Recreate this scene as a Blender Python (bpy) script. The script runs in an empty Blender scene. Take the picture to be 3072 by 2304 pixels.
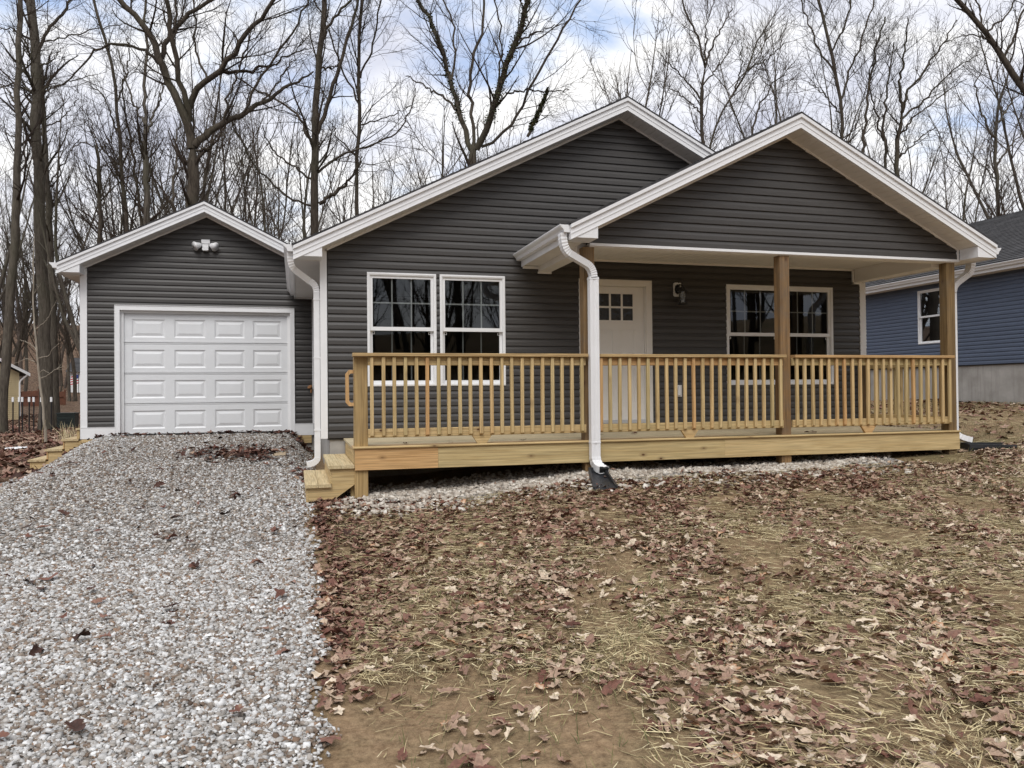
import bpy, math, random
import numpy as np
from mathutils import Matrix, Vector
rng = np.random.default_rng(11)
random.seed(11)
scene = bpy.context.scene
COL = scene.collection
rad = math.radians

# ------------------------------------------------------------------ camera
CAM = np.array([-0.3902, -10.3647, 0.5834])
YAW, PITCH, ROLL, FPX = 15.5449, 0.5866, -0.5353, 2326.1     # focal length in pixels of a 3072 wide picture
def cam_axes():
    cy, sy = math.cos(rad(YAW)), math.sin(rad(YAW)); cp, sp = math.cos(rad(PITCH)), math.sin(rad(PITCH))
    fw = np.array([sy*cp, cy*cp, sp]); rt = np.array([cy, -sy, 0.]); up = np.cross(rt, fw)
    c, s = math.cos(rad(ROLL)), math.sin(rad(ROLL))
    return rt*c + up*s, up*c - rt*s, fw
RT, UP, FW = cam_axes()
cd = bpy.data.cameras.new('camera'); cam = bpy.data.objects.new('camera', cd); COL.objects.link(cam)
cd.sensor_fit = 'HORIZONTAL'; cd.sensor_width = 36; cd.lens = FPX/3072*36
cd.clip_start = 0.05; cd.clip_end = 2000
m = Matrix(((RT[0], UP[0], -FW[0], CAM[0]), (RT[1], UP[1], -FW[1], CAM[1]), (RT[2], UP[2], -FW[2], CAM[2]), (0, 0, 0, 1)))
cam.matrix_world = m
scene.camera = cam
def at_depth(px, py, d):
    return CAM + d*(FW + RT*(px-1536)/FPX - UP*(py-1152)/FPX)
def project(P):
    d = np.asarray(P) - CAM; z = d @ FW
    zz = np.where(z > 0.05, z, 0.05)
    return 1536 + FPX*(d @ RT)/zz, 1152 - FPX*(d @ UP)/zz, z

# ------------------------------------------------------------------ world, sun, exposure
SUN_EL, SUN_AZ = 52.0, 200.0      # azimuth measured clockwise from +y: the light comes from behind the camera, a little left
world = bpy.data.worlds.new('World'); scene.world = world; world.use_nodes = True
def build_world():
    nt = world.node_tree; nt.nodes.clear()
    N = nt.nodes.new; L = nt.links.new
    out = N('ShaderNodeOutputWorld'); bg = N('ShaderNodeBackground'); bg.inputs['Strength'].default_value = 0.096
    sky = N('ShaderNodeTexSky'); sky.sky_type = 'NISHITA'; sky.sun_disc = False
    sky.sun_elevation = rad(SUN_EL); sky.sun_rotation = rad(SUN_AZ); sky.air_density = 1.0; sky.dust_density = 0.6
    tc = N('ShaderNodeTexCoord')
    mp = N('ShaderNodeMapping'); mp.inputs['Scale'].default_value = (1.0, 1.0, 1.9); mp.inputs['Location'].default_value = (0.63, 0.2, 0.12)
    L(tc.outputs['Generated'], mp.inputs['Vector'])
    n1 = N('ShaderNodeTexNoise'); n1.inputs['Scale'].default_value = 3.1; n1.inputs['Detail'].default_value = 7; n1.inputs['Roughness'].default_value = 0.55
    n1.inputs['Distortion'].default_value = 0.35
    L(mp.outputs[0], n1.inputs['Vector'])
    r1 = N('ShaderNodeValToRGB'); r1.color_ramp.elements[0].position = 0.30; r1.color_ramp.elements[1].position = 0.45
    L(n1.outputs['Fac'], r1.inputs[0])
    n2 = N('ShaderNodeTexNoise'); n2.inputs['Scale'].default_value = 4.6; n2.inputs['Detail'].default_value = 5; n2.inputs['Roughness'].default_value = 0.5
    mp2 = N('ShaderNodeMapping'); mp2.inputs['Location'].default_value = (3.1, 1.7, 4.2); mp2.inputs['Scale'].default_value = (1, 1, 2.2)
    L(tc.outputs['Generated'], mp2.inputs['Vector']); L(mp2.outputs[0], n2.inputs['Vector'])
    r2 = N('ShaderNodeValToRGB'); cr = r2.color_ramp
    cr.elements[0].position = 0.33; cr.elements[0].color = (5.0, 5.2, 6.1, 1)
    cr.elements[1].position = 0.56; cr.elements[1].color = (8.2, 8.15, 8.1, 1)
    e = cr.elements.new(0.44); e.color = (6.5, 6.65, 7.3, 1)
    L(n2.outputs['Fac'], r2.inputs[0])
    blue = N('ShaderNodeMix'); blue.data_type = 'RGBA'; blue.blend_type = 'MIX'; blue.inputs['Factor'].default_value = 0.6
    L(sky.outputs[0], blue.inputs['A']); blue.inputs['B'].default_value = (3.3, 5.0, 8.3, 1)
    mx = N('ShaderNodeMix'); mx.data_type = 'RGBA'
    L(r1.outputs[0], mx.inputs['Factor']); L(blue.outputs['Result'], mx.inputs['A']); L(r2.outputs[0], mx.inputs['B'])
    L(mx.outputs['Result'], bg.inputs['Color']); L(bg.outputs[0], out.inputs[0])
build_world()
sd = bpy.data.lights.new('sun', 'SUN'); sun = bpy.data.objects.new('sun', sd); COL.objects.link(sun)
sd.energy = 1.5; sd.angle = rad(35); sd.color = (1.0, 0.975, 0.94)
sdir = Vector((math.sin(rad(SUN_AZ))*math.cos(rad(SUN_EL)), math.cos(rad(SUN_AZ))*math.cos(rad(SUN_EL)), math.sin(rad(SUN_EL))))
sun.rotation_euler = sdir.to_track_quat('Z', 'Y').to_euler()
vs = scene.view_settings
vs.view_transform = 'Standard'; vs.look = 'None'; vs.gamma = 1; vs.use_curve_mapping = False; vs.exposure = 0.55

# ------------------------------------------------------------------ materials
MATS = {}
class NB:
    """node builder"""
    def __init__(self, name):
        self.m = bpy.data.materials.new(name); self.m.use_nodes = True
        self.nt = self.m.node_tree; self.b = self.nt.nodes['Principled BSDF']; self.out = self.nt.nodes['Material Output']
        MATS[name] = self.m
    def n(self, t, **kw):
        nd = self.nt.nodes.new(t)
        for k, v in kw.items(): setattr(nd, k, v)
        return nd
    def l(self, a, b): self.nt.links.new(a, b)
    def coord(self, kind='Object', scale=(1, 1, 1), rand=False):
        tc = self.n('ShaderNodeTexCoord'); mp = self.n('ShaderNodeMapping'); mp.inputs['Scale'].default_value = scale
        self.l(tc.outputs[kind], mp.inputs['Vector'])
        if rand:
            oi = self.n('ShaderNodeObjectInfo'); mm = self.n('ShaderNodeMath', operation='MULTIPLY'); mm.inputs[1].default_value = 37.0
            self.l(oi.outputs['Random'], mm.inputs[0]); cx = self.n('ShaderNodeCombineXYZ')
            for i in range(3): self.l(mm.outputs[0], cx.inputs[i])
            self.l(cx.outputs[0], mp.inputs['Location'])
        return mp.outputs[0]
    def noise(self, vec, scale, detail=4, rough=0.5, dist=0.0):
        nd = self.n('ShaderNodeTexNoise'); nd.inputs['Scale'].default_value = scale; nd.inputs['Detail'].default_value = detail
        nd.inputs['Roughness'].default_value = rough; nd.inputs['Distortion'].default_value = dist
        if vec is not None: self.l(vec, nd.inputs['Vector'])
        return nd.outputs['Fac']
    def ramp(self, fac, stops, interp='LINEAR'):
        nd = self.n('ShaderNodeValToRGB'); cr = nd.color_ramp; cr.interpolation = interp
        while len(cr.elements) < len(stops): cr.elements.new(0.5)
        for e, (p, c) in zip(cr.elements, stops):
            e.position = p; e.color = (c, c, c, 1) if isinstance(c, (int, float)) else (*c, 1)
        self.l(fac, nd.inputs[0]); return nd.outputs[0]
    def mix(self, fac, a, b, blend='MIX'):
        nd = self.n('ShaderNodeMix', data_type='RGBA', blend_type=blend)
        for s, v in (('Factor', fac), ('A', a), ('B', b)):
            if isinstance(v, (int, float)): nd.inputs[s].default_value = v
            elif isinstance(v, tuple): nd.inputs[s].default_value = (*v, 1)
            else: self.l(v, nd.inputs[s])
        return nd.outputs['Result']
    def bump(self, h, strength=0.3, dist=0.01):
        nd = self.n('ShaderNodeBump'); nd.inputs['Strength'].default_value = strength; nd.inputs['Distance'].default_value = dist
        self.l(h, nd.inputs['Height']); self.l(nd.outputs[0], self.b.inputs['Normal'])
    def set(self, color=None, rough=0.6, metal=0.0, spec=None):
        if color is not None:
            if isinstance(color, tuple): self.b.inputs['Base Color'].default_value = (*color, 1)
            else: self.l(color, self.b.inputs['Base Color'])
        if isinstance(rough, (int, float)): self.b.inputs['Roughness'].default_value = rough
        else: self.l(rough, self.b.inputs['Roughness'])
        self.b.inputs['Metallic'].default_value = metal
        if spec is not None: self.b.inputs['Specular IOR Level'].default_value = spec
        return self.m
    def math(self, op, a, b=0.0):
        nd = self.n('ShaderNodeMath', operation=op)
        for i, v in enumerate((a, b)):
            if isinstance(v, (int, float)): nd.inputs[i].default_value = v
            else: self.l(v, nd.inputs[i])
        return nd.outputs[0]

def mat_paint(name, col, rough=0.5, var=0.06, dirt=0.0):
    b = NB(name); v = b.coord('Object', rand=True)
    f = b.noise(v, 3.0, 5, 0.6); lo = tuple(c*(1-var) for c in col); hi = tuple(min(1, c*(1+var)) for c in col)
    c = b.ramp(f, [(0.3, lo), (0.7, hi)])
    if dirt:
        f2 = b.noise(v, 9.0, 6, 0.7); c = b.mix(b.ramp(f2, [(0.55, 0.0), (0.8, dirt)]), c, (0.25, 0.2, 0.15))
    r = b.ramp(b.noise(v, 11, 3), [(0.3, rough-0.06), (0.7, rough+0.06)])
    b.bump(b.noise(v, 60, 2), 0.05, 0.002)
    return b.set(c, r)
def mat_siding(name, col):
    b = NB(name); oi = b.n('ShaderNodeObjectInfo')
    v = b.coord('Object', (2, 2, 2), rand=True)
    f = b.noise(v, 1.2, 4, 0.6)
    c = b.ramp(f, [(0.3, tuple(x*0.93 for x in col)), (0.7, tuple(x*1.07 for x in col))])
    k = b.ramp(oi.outputs['Random'], [(0, 0.94), (1, 1.05)])
    c = b.mix(1.0, c, k, 'MULTIPLY')
    g = b.noise(b.coord('Object', (6, 6, 180), rand=True), 1.0, 3)
    b.bump(g, 0.12, 0.0015)
    return b.set(c, 0.46, spec=0.4)
def mat_wood(name, axis, light, dark, knots=True, weather=0.0):
    b = NB(name); st = [22, 22, 22]; st[axis] = 0.9
    v = b.coord('Object', tuple(st), rand=True)
    g = b.noise(v, 1.3, 6, 0.62, 1.1)
    c = b.ramp(g, [(0.28, dark), (0.5, tuple((a*0.4+d*0.6) for a, d in zip(dark, light))), (0.72, light)])
    st2 = [90, 90, 90]; st2[axis] = 2.2
    fine = b.noise(b.coord('Object', tuple(st2), rand=True), 1.0, 3)
    c = b.mix(0.5, c, b.ramp(fine, [(0.3, 0.42), (0.62, 1.18)]), 'MULTIPLY')
    oi = b.n('ShaderNodeObjectInfo')
    tint = b.ramp(oi.outputs['Random'], [(0.0, (0.86, 0.90, 0.84)), (0.3, (1.02, 1.0, 0.95)), (0.62, (0.94, 0.93, 0.86)), (0.84, (1.06, 1.0, 0.92)), (0.93, (1.02, 0.86, 0.74)), (1.0, (1.0, 0.80, 0.66))])
    c = b.mix(1.0, c, tint, 'MULTIPLY')
    if knots:
        s3 = [5.5, 5.5, 5.5]; s3[axis] = 2.9
        vo = b.n('ShaderNodeTexVoronoi'); vo.inputs['Scale'].default_value = 1.0; b.l(b.coord('Object', tuple(s3), rand=True), vo.inputs['Vector'])
        k = b.ramp(vo.outputs['Distance'], [(0.045, 1.0), (0.085, 0.35), (0.2, 0.0)])
        gate = b.ramp(vo.outputs['Color'], [(0.30, 0.0), (0.36, 1.0)])
        k2 = b.math('MULTIPLY', k, gate)
        c = b.mix(k2, c, (0.085, 0.035, 0.015))
    if weather:
        w = b.noise(b.coord('Object', (3, 3, 3), rand=True), 1.0, 5, 0.7)
        c = b.mix(b.ramp(w, [(0.45, 0.0), (0.75, weather)]), c, (0.13, 0.115, 0.095))
    b.bump(g, 0.25, 0.002)
    return b.set(c, 0.72, spec=0.3)

mat_siding('siding_dark', (0.059, 0.0545, 0.051))
mat_siding('siding_blue', (0.088, 0.112, 0.165))
mat_paint('white_vinyl', (0.80, 0.80, 0.80), 0.42, 0.025)
mat_paint('white_metal', (0.78, 0.78, 0.785), 0.35, 0.03, 0.12)
mat_paint('soffit_white', (0.78, 0.75, 0.71), 0.5, 0.03)
mat_paint('door_paint', (0.78, 0.75, 0.70), 0.45, 0.02)
mat_paint('garage_white', (0.72, 0.73, 0.74), 0.42, 0.025)
mat_paint('muntin_grey', (0.50, 0.54, 0.52), 0.45, 0.03)
mat_paint('black_metal', (0.012, 0.012, 0.013), 0.4, 0.1)
mat_paint('black_plastic', (0.018, 0.020, 0.024), 0.45, 0.25, 0.2)
mat_paint('rubber', (0.02, 0.02, 0.02), 0.8, 0.1)
mat_paint('aluminium', (0.5, 0.5, 0.5), 0.35, 0.05)
mat_paint('brass', (0.25, 0.12, 0.05), 0.4, 0.2)
mat_paint('interior', (0.10, 0.095, 0.09), 0.9, 0.05)
mat_paint('sheathing', (0.045, 0.042, 0.04), 0.9, 0.05)
mat_paint('cream_siding', (0.62, 0.52, 0.32), 0.6, 0.05)
mat_paint('flag_red', (0.5, 0.05, 0.06), 0.7, 0.05)
mat_paint('flag_blue', (0.03, 0.05, 0.2), 0.7, 0.05)
mat_paint('cardboard', (0.42, 0.33, 0.22), 0.8, 0.1)
mat_paint('compost_plastic', (0.016, 0.024, 0.022), 0.5, 0.2)
mat_paint('fence_stain', (0.125, 0.045, 0.022), 0.75, 0.25)
PINE_L, PINE_D = (0.63, 0.485, 0.27), (0.43, 0.295, 0.135)
for i, ax in enumerate('xyz'):
    mat_wood('pine_'+ax, i, PINE_L, PINE_D)
mat_wood('deck_pine', 0, (0.62, 0.54, 0.39), (0.46, 0.37, 0.235), True, 0.25)
mat_wood('tread_pine', 1, (0.66, 0.55, 0.36), (0.46, 0.345, 0.19), True, 0.1)
mat_wood('post_brown', 2, (0.28, 0.18, 0.088), (0.13, 0.075, 0.034), True, 0.55)
mat_wood('post_pine', 2, (0.50, 0.355, 0.175), (0.28, 0.18, 0.075), True, 0.15)
mat_wood('cap_pine', 0, (0.52, 0.37, 0.19), (0.34, 0.22, 0.10), True, 0.2)
def mat_concrete():
    b = NB('concrete'); v = b.coord('Object')
    f = b.noise(v, 2.0, 8, 0.65)
    c = b.ramp(f, [(0.3, (0.30, 0.285, 0.26)), (0.7, (0.46, 0.44, 0.41))])
    s = b.noise(b.coord('Object', (9, 9, 0.5)), 1.0, 5, 0.65)
    c = b.mix(b.ramp(s, [(0.5, 0.0), (0.72, 0.55)]), c, (0.22, 0.20, 0.185))
    b.bump(b.noise(v, 40, 4), 0.3, 0.004); b.set(c, 0.88)
mat_concrete()
def mat_shingle():
    b = NB('shingle'); v = b.coord('Object', rand=True)
    c = b.ramp(b.noise(v, 5, 5, 0.7), [(0.3, (0.022, 0.021, 0.022)), (0.7, (0.062, 0.060, 0.062))])
    br = b.n('ShaderNodeTexBrick'); br.inputs['Scale'].default_value = 1.0; br.inputs['Color1'].default_value = (0.6, 0.6, 0.6, 1); br.inputs['Color2'].default_value = (1.3, 1.3, 1.3, 1)
    br.inputs['Mortar'].default_value = (0.8, 0.8, 0.8, 1); br.inputs['Mortar Size'].default_value = 0.0; br.inputs['Brick Width'].default_value = 0.28; br.inputs['Row Height'].default_value = 0.14
    sp = b.n('ShaderNodeSeparateXYZ'); tc = b.n('ShaderNodeTexCoord'); b.l(tc.outputs['Object'], sp.inputs[0])
    cb = b.n('ShaderNodeCombineXYZ'); b.l(sp.outputs['Y'], cb.inputs[0]); b.l(b.math('MULTIPLY', sp.outputs['Z'], 2.24), cb.inputs[1])
    b.l(cb.outputs[0], br.inputs['Vector'])
    c = b.mix(1.0, c, br.outputs['Color'], 'MULTIPLY')
    b.bump(b.noise(v, 150, 2), 0.5, 0.003); b.set(c, 0.9)
mat_shingle()
def mat_glass(name, refl, tintv):
    b = NB(name); nt = b.nt; nt.nodes.remove(b.b)
    tr = b.n('ShaderNodeBsdfTransparent'); tr.inputs[0].default_value = (tintv, tintv, tintv, 1)
    gl = b.n('ShaderNodeBsdfGlossy'); gl.inputs['Roughness'].default_value = 0.015; gl.inputs[0].default_value = (0.9, 0.95, 1.0, 1)
    fr = b.n('ShaderNodeFresnel'); fr.inputs[0].default_value = 1.5
    f = b.math('MINIMUM', b.math('MULTIPLY', fr.outputs[0], refl), 0.22)
    v = b.coord('Object', rand=True); bp = b.n('ShaderNodeBump'); bp.inputs['Strength'].default_value = 0.03; bp.inputs['Distance'].default_value = 0.004
    b.l(b.noise(v, 2.5, 1), bp.inputs['Height']); b.l(bp.outputs[0], gl.inputs['Normal'])
    mx = b.n('ShaderNodeMixShader'); b.l(f, mx.inputs[0]); b.l(tr.outputs[0], mx.inputs[1]); b.l(gl.outputs[0], mx.inputs[2])
    b.l(mx.outputs[0], b.out.inputs[0])
mat_glass('window_glass', 1.5, 0.6); mat_glass('screen_glass', 0.75, 0.4)
def mat_doorglass():
    b = NB('door_glass'); v = b.coord('Object', (1, 1, 1), rand=True)
    w = b.noise(v, 9, 3, 0.5, 2.5); b.bump(w, 0.8, 0.02)
    b.set((0.02, 0.02, 0.02), 0.08)
mat_doorglass()
def mat_bark(name, lo, hi):
    b = NB(name); v = b.coord('Object', (9, 9, 1.6))
    f = b.noise(v, 1.5, 6, 0.65, 0.6)
    c = b.ramp(f, [(0.3, lo), (0.7, hi)])
    ms = b.noise(b.coord('Object', (0.6, 0.6, 0.35)), 1.0, 3)
    c = b.mix(b.ramp(ms, [(0.5, 0.0), (0.75, 0.45)]), c, (0.085, 0.092, 0.055))
    b.bump(f, 0.8, 0.03); b.set(c, 0.92, spec=0.15)
mat_bark('bark', (0.032, 0.025, 0.019), (0.105, 0.086, 0.067))
mat_bark('bark_grey', (0.048, 0.040, 0.032), (0.145, 0.125, 0.10))
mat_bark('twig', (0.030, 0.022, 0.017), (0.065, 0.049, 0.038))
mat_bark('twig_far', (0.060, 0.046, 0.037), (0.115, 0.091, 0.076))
mat_bark('pale_bark', (0.20, 0.17, 0.13), (0.42, 0.37, 0.30))
def mat_attr(name, stops, rough=0.85, detail=None):
    b = NB(name); at = b.n('ShaderNodeAttribute', attribute_name='tone')
    c = b.ramp(at.outputs['Fac'], stops)
    v = b.coord('Object')
    k = b.ramp(b.noise(v, detail or 45, 3), [(0.3, 0.72), (0.7, 1.2)])
    c = b.mix(1.0, c, k, 'MULTIPLY'); b.set(c, rough, spec=0.25)
mat_attr('dead_leaf', [(0.0, (0.040, 0.020, 0.014)), (0.18, (0.105, 0.042, 0.029)), (0.32, (0.165, 0.074, 0.052)), (0.45, (0.21, 0.110, 0.080)), (0.6, (0.29, 0.18, 0.130)), (0.75, (0.38, 0.27, 0.19)), (0.9, (0.50, 0.39, 0.285)), (0.97, (0.66, 0.56, 0.43)), (1.0, (0.38, 0.18, 0.085))], 0.62, 60)
mat_attr('straw_fibre', [(0.0, (0.13, 0.095, 0.05)), (0.4, (0.33, 0.26, 0.14)), (0.8, (0.58, 0.48, 0.27)), (1.0, (0.75, 0.66, 0.42))], 0.7)
mat_attr('grass_blade', [(0.0, (0.055, 0.065, 0.02)), (0.6, (0.12, 0.125, 0.045)), (1.0, (0.26, 0.22, 0.10))], 0.7)
mat_attr('crushed_stone', [(0.0, (0.045, 0.038, 0.033)), (0.14, (0.12, 0.082, 0.060)), (0.30, (0.22, 0.165, 0.125)), (0.45, (0.33, 0.30, 0.265)), (0.62, (0.50, 0.49, 0.475)), (0.85, (0.74, 0.74, 0.73)), (0.95, (0.62, 0.57, 0.49)), (1.0, (0.27, 0.18, 0.125))], 0.85, 25)
mat_attr('pale_stone', [(0.0, (0.20, 0.165, 0.13)), (0.4, (0.40, 0.345, 0.285)), (0.75, (0.56, 0.51, 0.44)), (1.0, (0.70, 0.66, 0.59))], 0.85, 25)
mat_attr('ivy_leaf', [(0.0, (0.018, 0.024, 0.010)), (0.6, (0.045, 0.058, 0.02)), (1.0, (0.11, 0.085, 0.04))], 0.5)
def mat_ground():
    b = NB('ground'); v = b.coord('Object')
    big = b.noise(v, 0.35, 5, 0.6); mid = b.noise(v, 2.2, 6, 0.65); fine = b.noise(v, 24, 5, 0.7)
    soil = b.ramp(fine, [(0.3, (0.17, 0.11, 0.062)), (0.7, (0.36, 0.25, 0.15))])
    vo = b.n('ShaderNodeTexVoronoi'); vo.inputs['Scale'].default_value = 11; b.l(v, vo.inputs['Vector'])
    leaf = b.ramp(vo.outputs['Color'], [(0.15, (0.035, 0.020, 0.013)), (0.4, (0.085, 0.047, 0.030)), (0.6, (0.135, 0.085, 0.056)), (0.85, (0.24, 0.17, 0.12))])  # litter tones darkened to stand in for tree shade on the hillside
    leaf = b.mix(0.6, leaf, b.ramp(fine, [(0.3, 0.45), (0.7, 1.3)]), 'MULTIPLY')
    straw = b.ramp(fine, [(0.3, (0.125, 0.085, 0.047)), (0.7, (0.34, 0.25, 0.145))])
    green = b.ramp(fine, [(0.3, (0.06, 0.065, 0.025)), (0.7, (0.15, 0.14, 0.06))])
    c = b.mix(b.ramp(mid, [(0.44, 0.0), (0.58, 1.0)]), soil, straw)
    c = b.mix(b.ramp(big, [(0.50, 0.0), (0.66, 0.5)]), c, green)
    sp = b.n('ShaderNodeSeparateXYZ'); b.l(v, sp.inputs[0])
    wl = b.ramp(b.math('MULTIPLY', b.math('ADD', b.math('MULTIPLY', sp.outputs['X'], -1.0), -2.0), 0.35), [(0.0, 0.0), (1.0, 1.0)])
    wb = b.ramp(b.math('MULTIPLY', b.math('ADD', sp.outputs['Y'], -7.0), 0.12), [(0.0, 0.0), (1.0, 1.0)])
    w = b.math('MAXIMUM', wl, wb)
    w = b.math('MULTIPLY', w, b.ramp(mid, [(0.3, 0.75), (0.6, 1.0)]))
    c = b.mix(w, c, leaf)
    b.bump(b.math('ADD', fine, b.math('MULTIPLY', vo.outputs['Distance'], 0.8)), 0.9, 0.03); b.set(c, 0.95, spec=0.15)
mat_ground()
def mat_gravelbed(name, dk):
    b = NB(name); v = b.coord('Object')
    vo = b.n('ShaderNodeTexVoronoi'); vo.inputs['Scale'].default_value = 42; b.l(v, vo.inputs['Vector'])
    c = b.ramp(vo.outputs['Color'], [(0.1, (0.05*dk, 0.042*dk, 0.035*dk)), (0.45, (0.19*dk, 0.165*dk, 0.14*dk)), (0.8, (0.46*dk, 0.45*dk, 0.43*dk))])
    f = b.noise(v, 1.1, 4, 0.6)
    c = b.mix(b.ramp(f, [(0.5, 0.0), (0.75, 0.5)]), c, (0.16*dk, 0.115*dk, 0.08*dk))
    b.bump(b.math('MULTIPLY', vo.outputs['Distance'], -1.0), 1.0, 0.03); b.set(c, 0.95, spec=0.15)
mat_gravelbed('gravel_bed', 1.0); mat_gravelbed('pale_bed', 1.2)

# ------------------------------------------------------------------ object helpers
WL = {}
def thing(name, label, cat, loc, group=None):
    o = bpy.data.objects.new(name, None); COL.objects.link(o); o.location = loc; o.empty_display_size = 0.2
    o['label'] = label; o['category'] = cat
    if group: o['group'] = group
    WL[o] = np.array(loc, float); return o
def tag(o, label, cat, group=None):
    o['label'] = label; o['category'] = cat
    if group: o['group'] = group
    return o
class MB:
    def __init__(s): s.v = []; s.f = []
    def add(s, vs, fs):
        k = len(s.v); s.v += [tuple(p) for p in vs]; s.f += [tuple(i+k for i in f) for f in fs]; return s
    def box(s, x0, x1, y0, y1, z0, z1):
        return s.add([(x0, y0, z0), (x1, y0, z0), (x1, y1, z0), (x0, y1, z0), (x0, y0, z1), (x1, y0, z1), (x1, y1, z1), (x0, y1, z1)],
                     [(3, 2, 1, 0), (4, 5, 6, 7), (0, 1, 5, 4), (1, 2, 6, 5), (2, 3, 7, 6), (3, 0, 4, 7)])
    def cbox(s, x0, x1, y0, y1, z0, z1, c=0.004):
        """box with eased long edges: an octagon section along its longest side"""
        d = (x1-x0, y1-y0, z1-z0); ax = d.index(max(d))
        lo = [(x0, y0, z0)[i] for i in range(3)]; hi = [(x1, y1, z1)[i] for i in range(3)]
        a, b_ = [i for i in range(3) if i != ax]
        A0, A1, B0, B1 = lo[a], hi[a], lo[b_], hi[b_]
        sec = [(A0+c, B0), (A1-c, B0), (A1, B0+c), (A1, B1-c), (A1-c, B1), (A0+c, B1), (A0, B1-c), (A0, B0+c)]
        vs = []
        for e in (lo[ax], hi[ax]):
            for (p, q) in sec:
                t = [0, 0, 0]; t[ax] = e; t[a] = p; t[b_] = q; vs.append(tuple(t))
        n = 8; fs = [(i, (i+1) % n, n+(i+1) % n, n+i) for i in range(n)] + [tuple(range(n))[::-1], tuple(range(n, 2*n))]
        if ax == 1: fs = [f[::-1] for f in fs]
        return s.add(vs, fs)
    def prism(s, poly, y0, y1, axis='y'):
        """polygon given in the two other axes, extruded along axis"""
        n = len(poly)
        def p3(a, b, e):
            return (a, e, b) if axis == 'y' else ((e, a, b) if axis == 'x' else (a, b, e))
        vs = [p3(a, b, y0) for a, b in poly] + [p3(a, b, y1) for a, b in poly]
        return s.add(vs, [tuple(range(n)), tuple(range(2*n-1, n-1, -1))] + [(i, n+i, n+(i+1) % n, (i+1) % n) for i in range(n)])
    def tube(s, pts, r, n=8, cap=True):
        pts = [np.array(p, float) for p in pts]; k = len(pts)
        rs = r if isinstance(r, (list, tuple)) else [r]*k
        vs = []
        prev = None
        for i, p in enumerate(pts):
            t = pts[min(i+1, k-1)] - pts[max(i-1, 0)]; t /= np.linalg.norm(t)+1e-9
            if prev is None:
                ref = np.array([0, 0, 1.]) if abs(t[2]) < 0.9 else np.array([1., 0, 0]); u = np.cross(t, ref)
            else: u = prev - t*np.dot(prev, t)
            u /= np.linalg.norm(u)+1e-9; prev = u; w = np.cross(t, u)
            for j in range(n):
                a = 2*math.pi*j/n; vs.append(p + rs[i]*(math.cos(a)*u + math.sin(a)*w))
        fs = [(i*n+j, i*n+(j+1) % n, (i+1)*n+(j+1) % n, (i+1)*n+j) for i in range(k-1) for j in range(n)]
        if cap: fs += [tuple(range(n))[::-1], tuple(range((k-1)*n, k*n))]
        return s.add(vs, fs)
    def sweep(s, pts, sec, xdir, cap=True):
        """rectangular/any section (a along xdir, b along the normal) along a path"""
        pts = [np.array(p, float) for p in pts]; k = len(pts); n = len(sec); xdir = np.array(xdir, float); vs = []
        for i, p in enumerate(pts):
            t = pts[min(i+1, k-1)] - pts[max(i-1, 0)]; t /= np.linalg.norm(t)
            w = np.cross(t, xdir); w /= np.linalg.norm(w)
            for a, b_ in sec: vs.append(p + a*xdir + b_*w)
        fs = [(i*n+j, i*n+(j+1) % n, (i+1)*n+(j+1) % n, (i+1)*n+j) for i in range(k-1) for j in range(n)]
        if cap: fs += [tuple(range(n))[::-1], tuple(range((k-1)*n, k*n))]
        return s.add(vs, fs)
def np_mesh(name, V, F, mat, smooth=False, tone=None):
    me = bpy.data.meshes.new(name); V = np.asarray(V, np.float32); F = np.asarray(F, np.int32)
    n, k = F.shape
    me.vertices.add(len(V)); me.vertices.foreach_set('co', V.ravel())
    me.loops.add(n*k); me.loops.foreach_set('vertex_index', F.ravel())
    me.polygons.add(n); me.polygons.foreach_set('loop_start', np.arange(0, n*k, k, dtype=np.int32)); me.polygons.foreach_set('loop_total', np.full(n, k, np.int32))
    me.update(calc_edges=True)
    if smooth: me.polygons.foreach_set('use_smooth', np.ones(n, bool))
    if tone is not None:
        at = me.attributes.new('tone', 'FLOAT', 'POINT'); at.data.foreach_set('value', np.asarray(tone, np.float32))
    me.materials.append(MATS[mat]); return me
def link(name, me, loc=(0, 0, 0), parent=None):
    o = bpy.data.objects.new(name, me); COL.objects.link(o); w = np.array(loc, float); WL[o] = w
    if parent is not None:
        o.parent = parent; o.location = tuple(w - WL[parent])
    else: o.location = tuple(w)
    return o
def part(name, mb, mat, parent=None, smooth=False, recalc=True, kind=None):
    V = np.array(mb.v, float); c = (V.min(0)+V.max(0))/2; V -= c
    me = bpy.data.meshes.new(name); me.from_pydata([tuple(p) for p in V], [], mb.f); me.update()
    if recalc:
        import bmesh
        bm = bmesh.new(); bm.from_mesh(me); bmesh.ops.recalc_face_normals(bm, faces=bm.faces); bm.to_mesh(me); bm.free()
    if smooth:
        for p in me.polygons: p.use_smooth = True
    me.materials.append(MATS[mat])
    o = link(name, me, c, parent)
    if kind: o['kind'] = kind
    return o
def copy_at(src, loc, parent):
    o = src.copy(); COL.objects.link(o); w = np.array(loc, float); WL[o] = w; o.parent = parent; o.location = tuple(w - WL[parent]); return o

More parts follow.
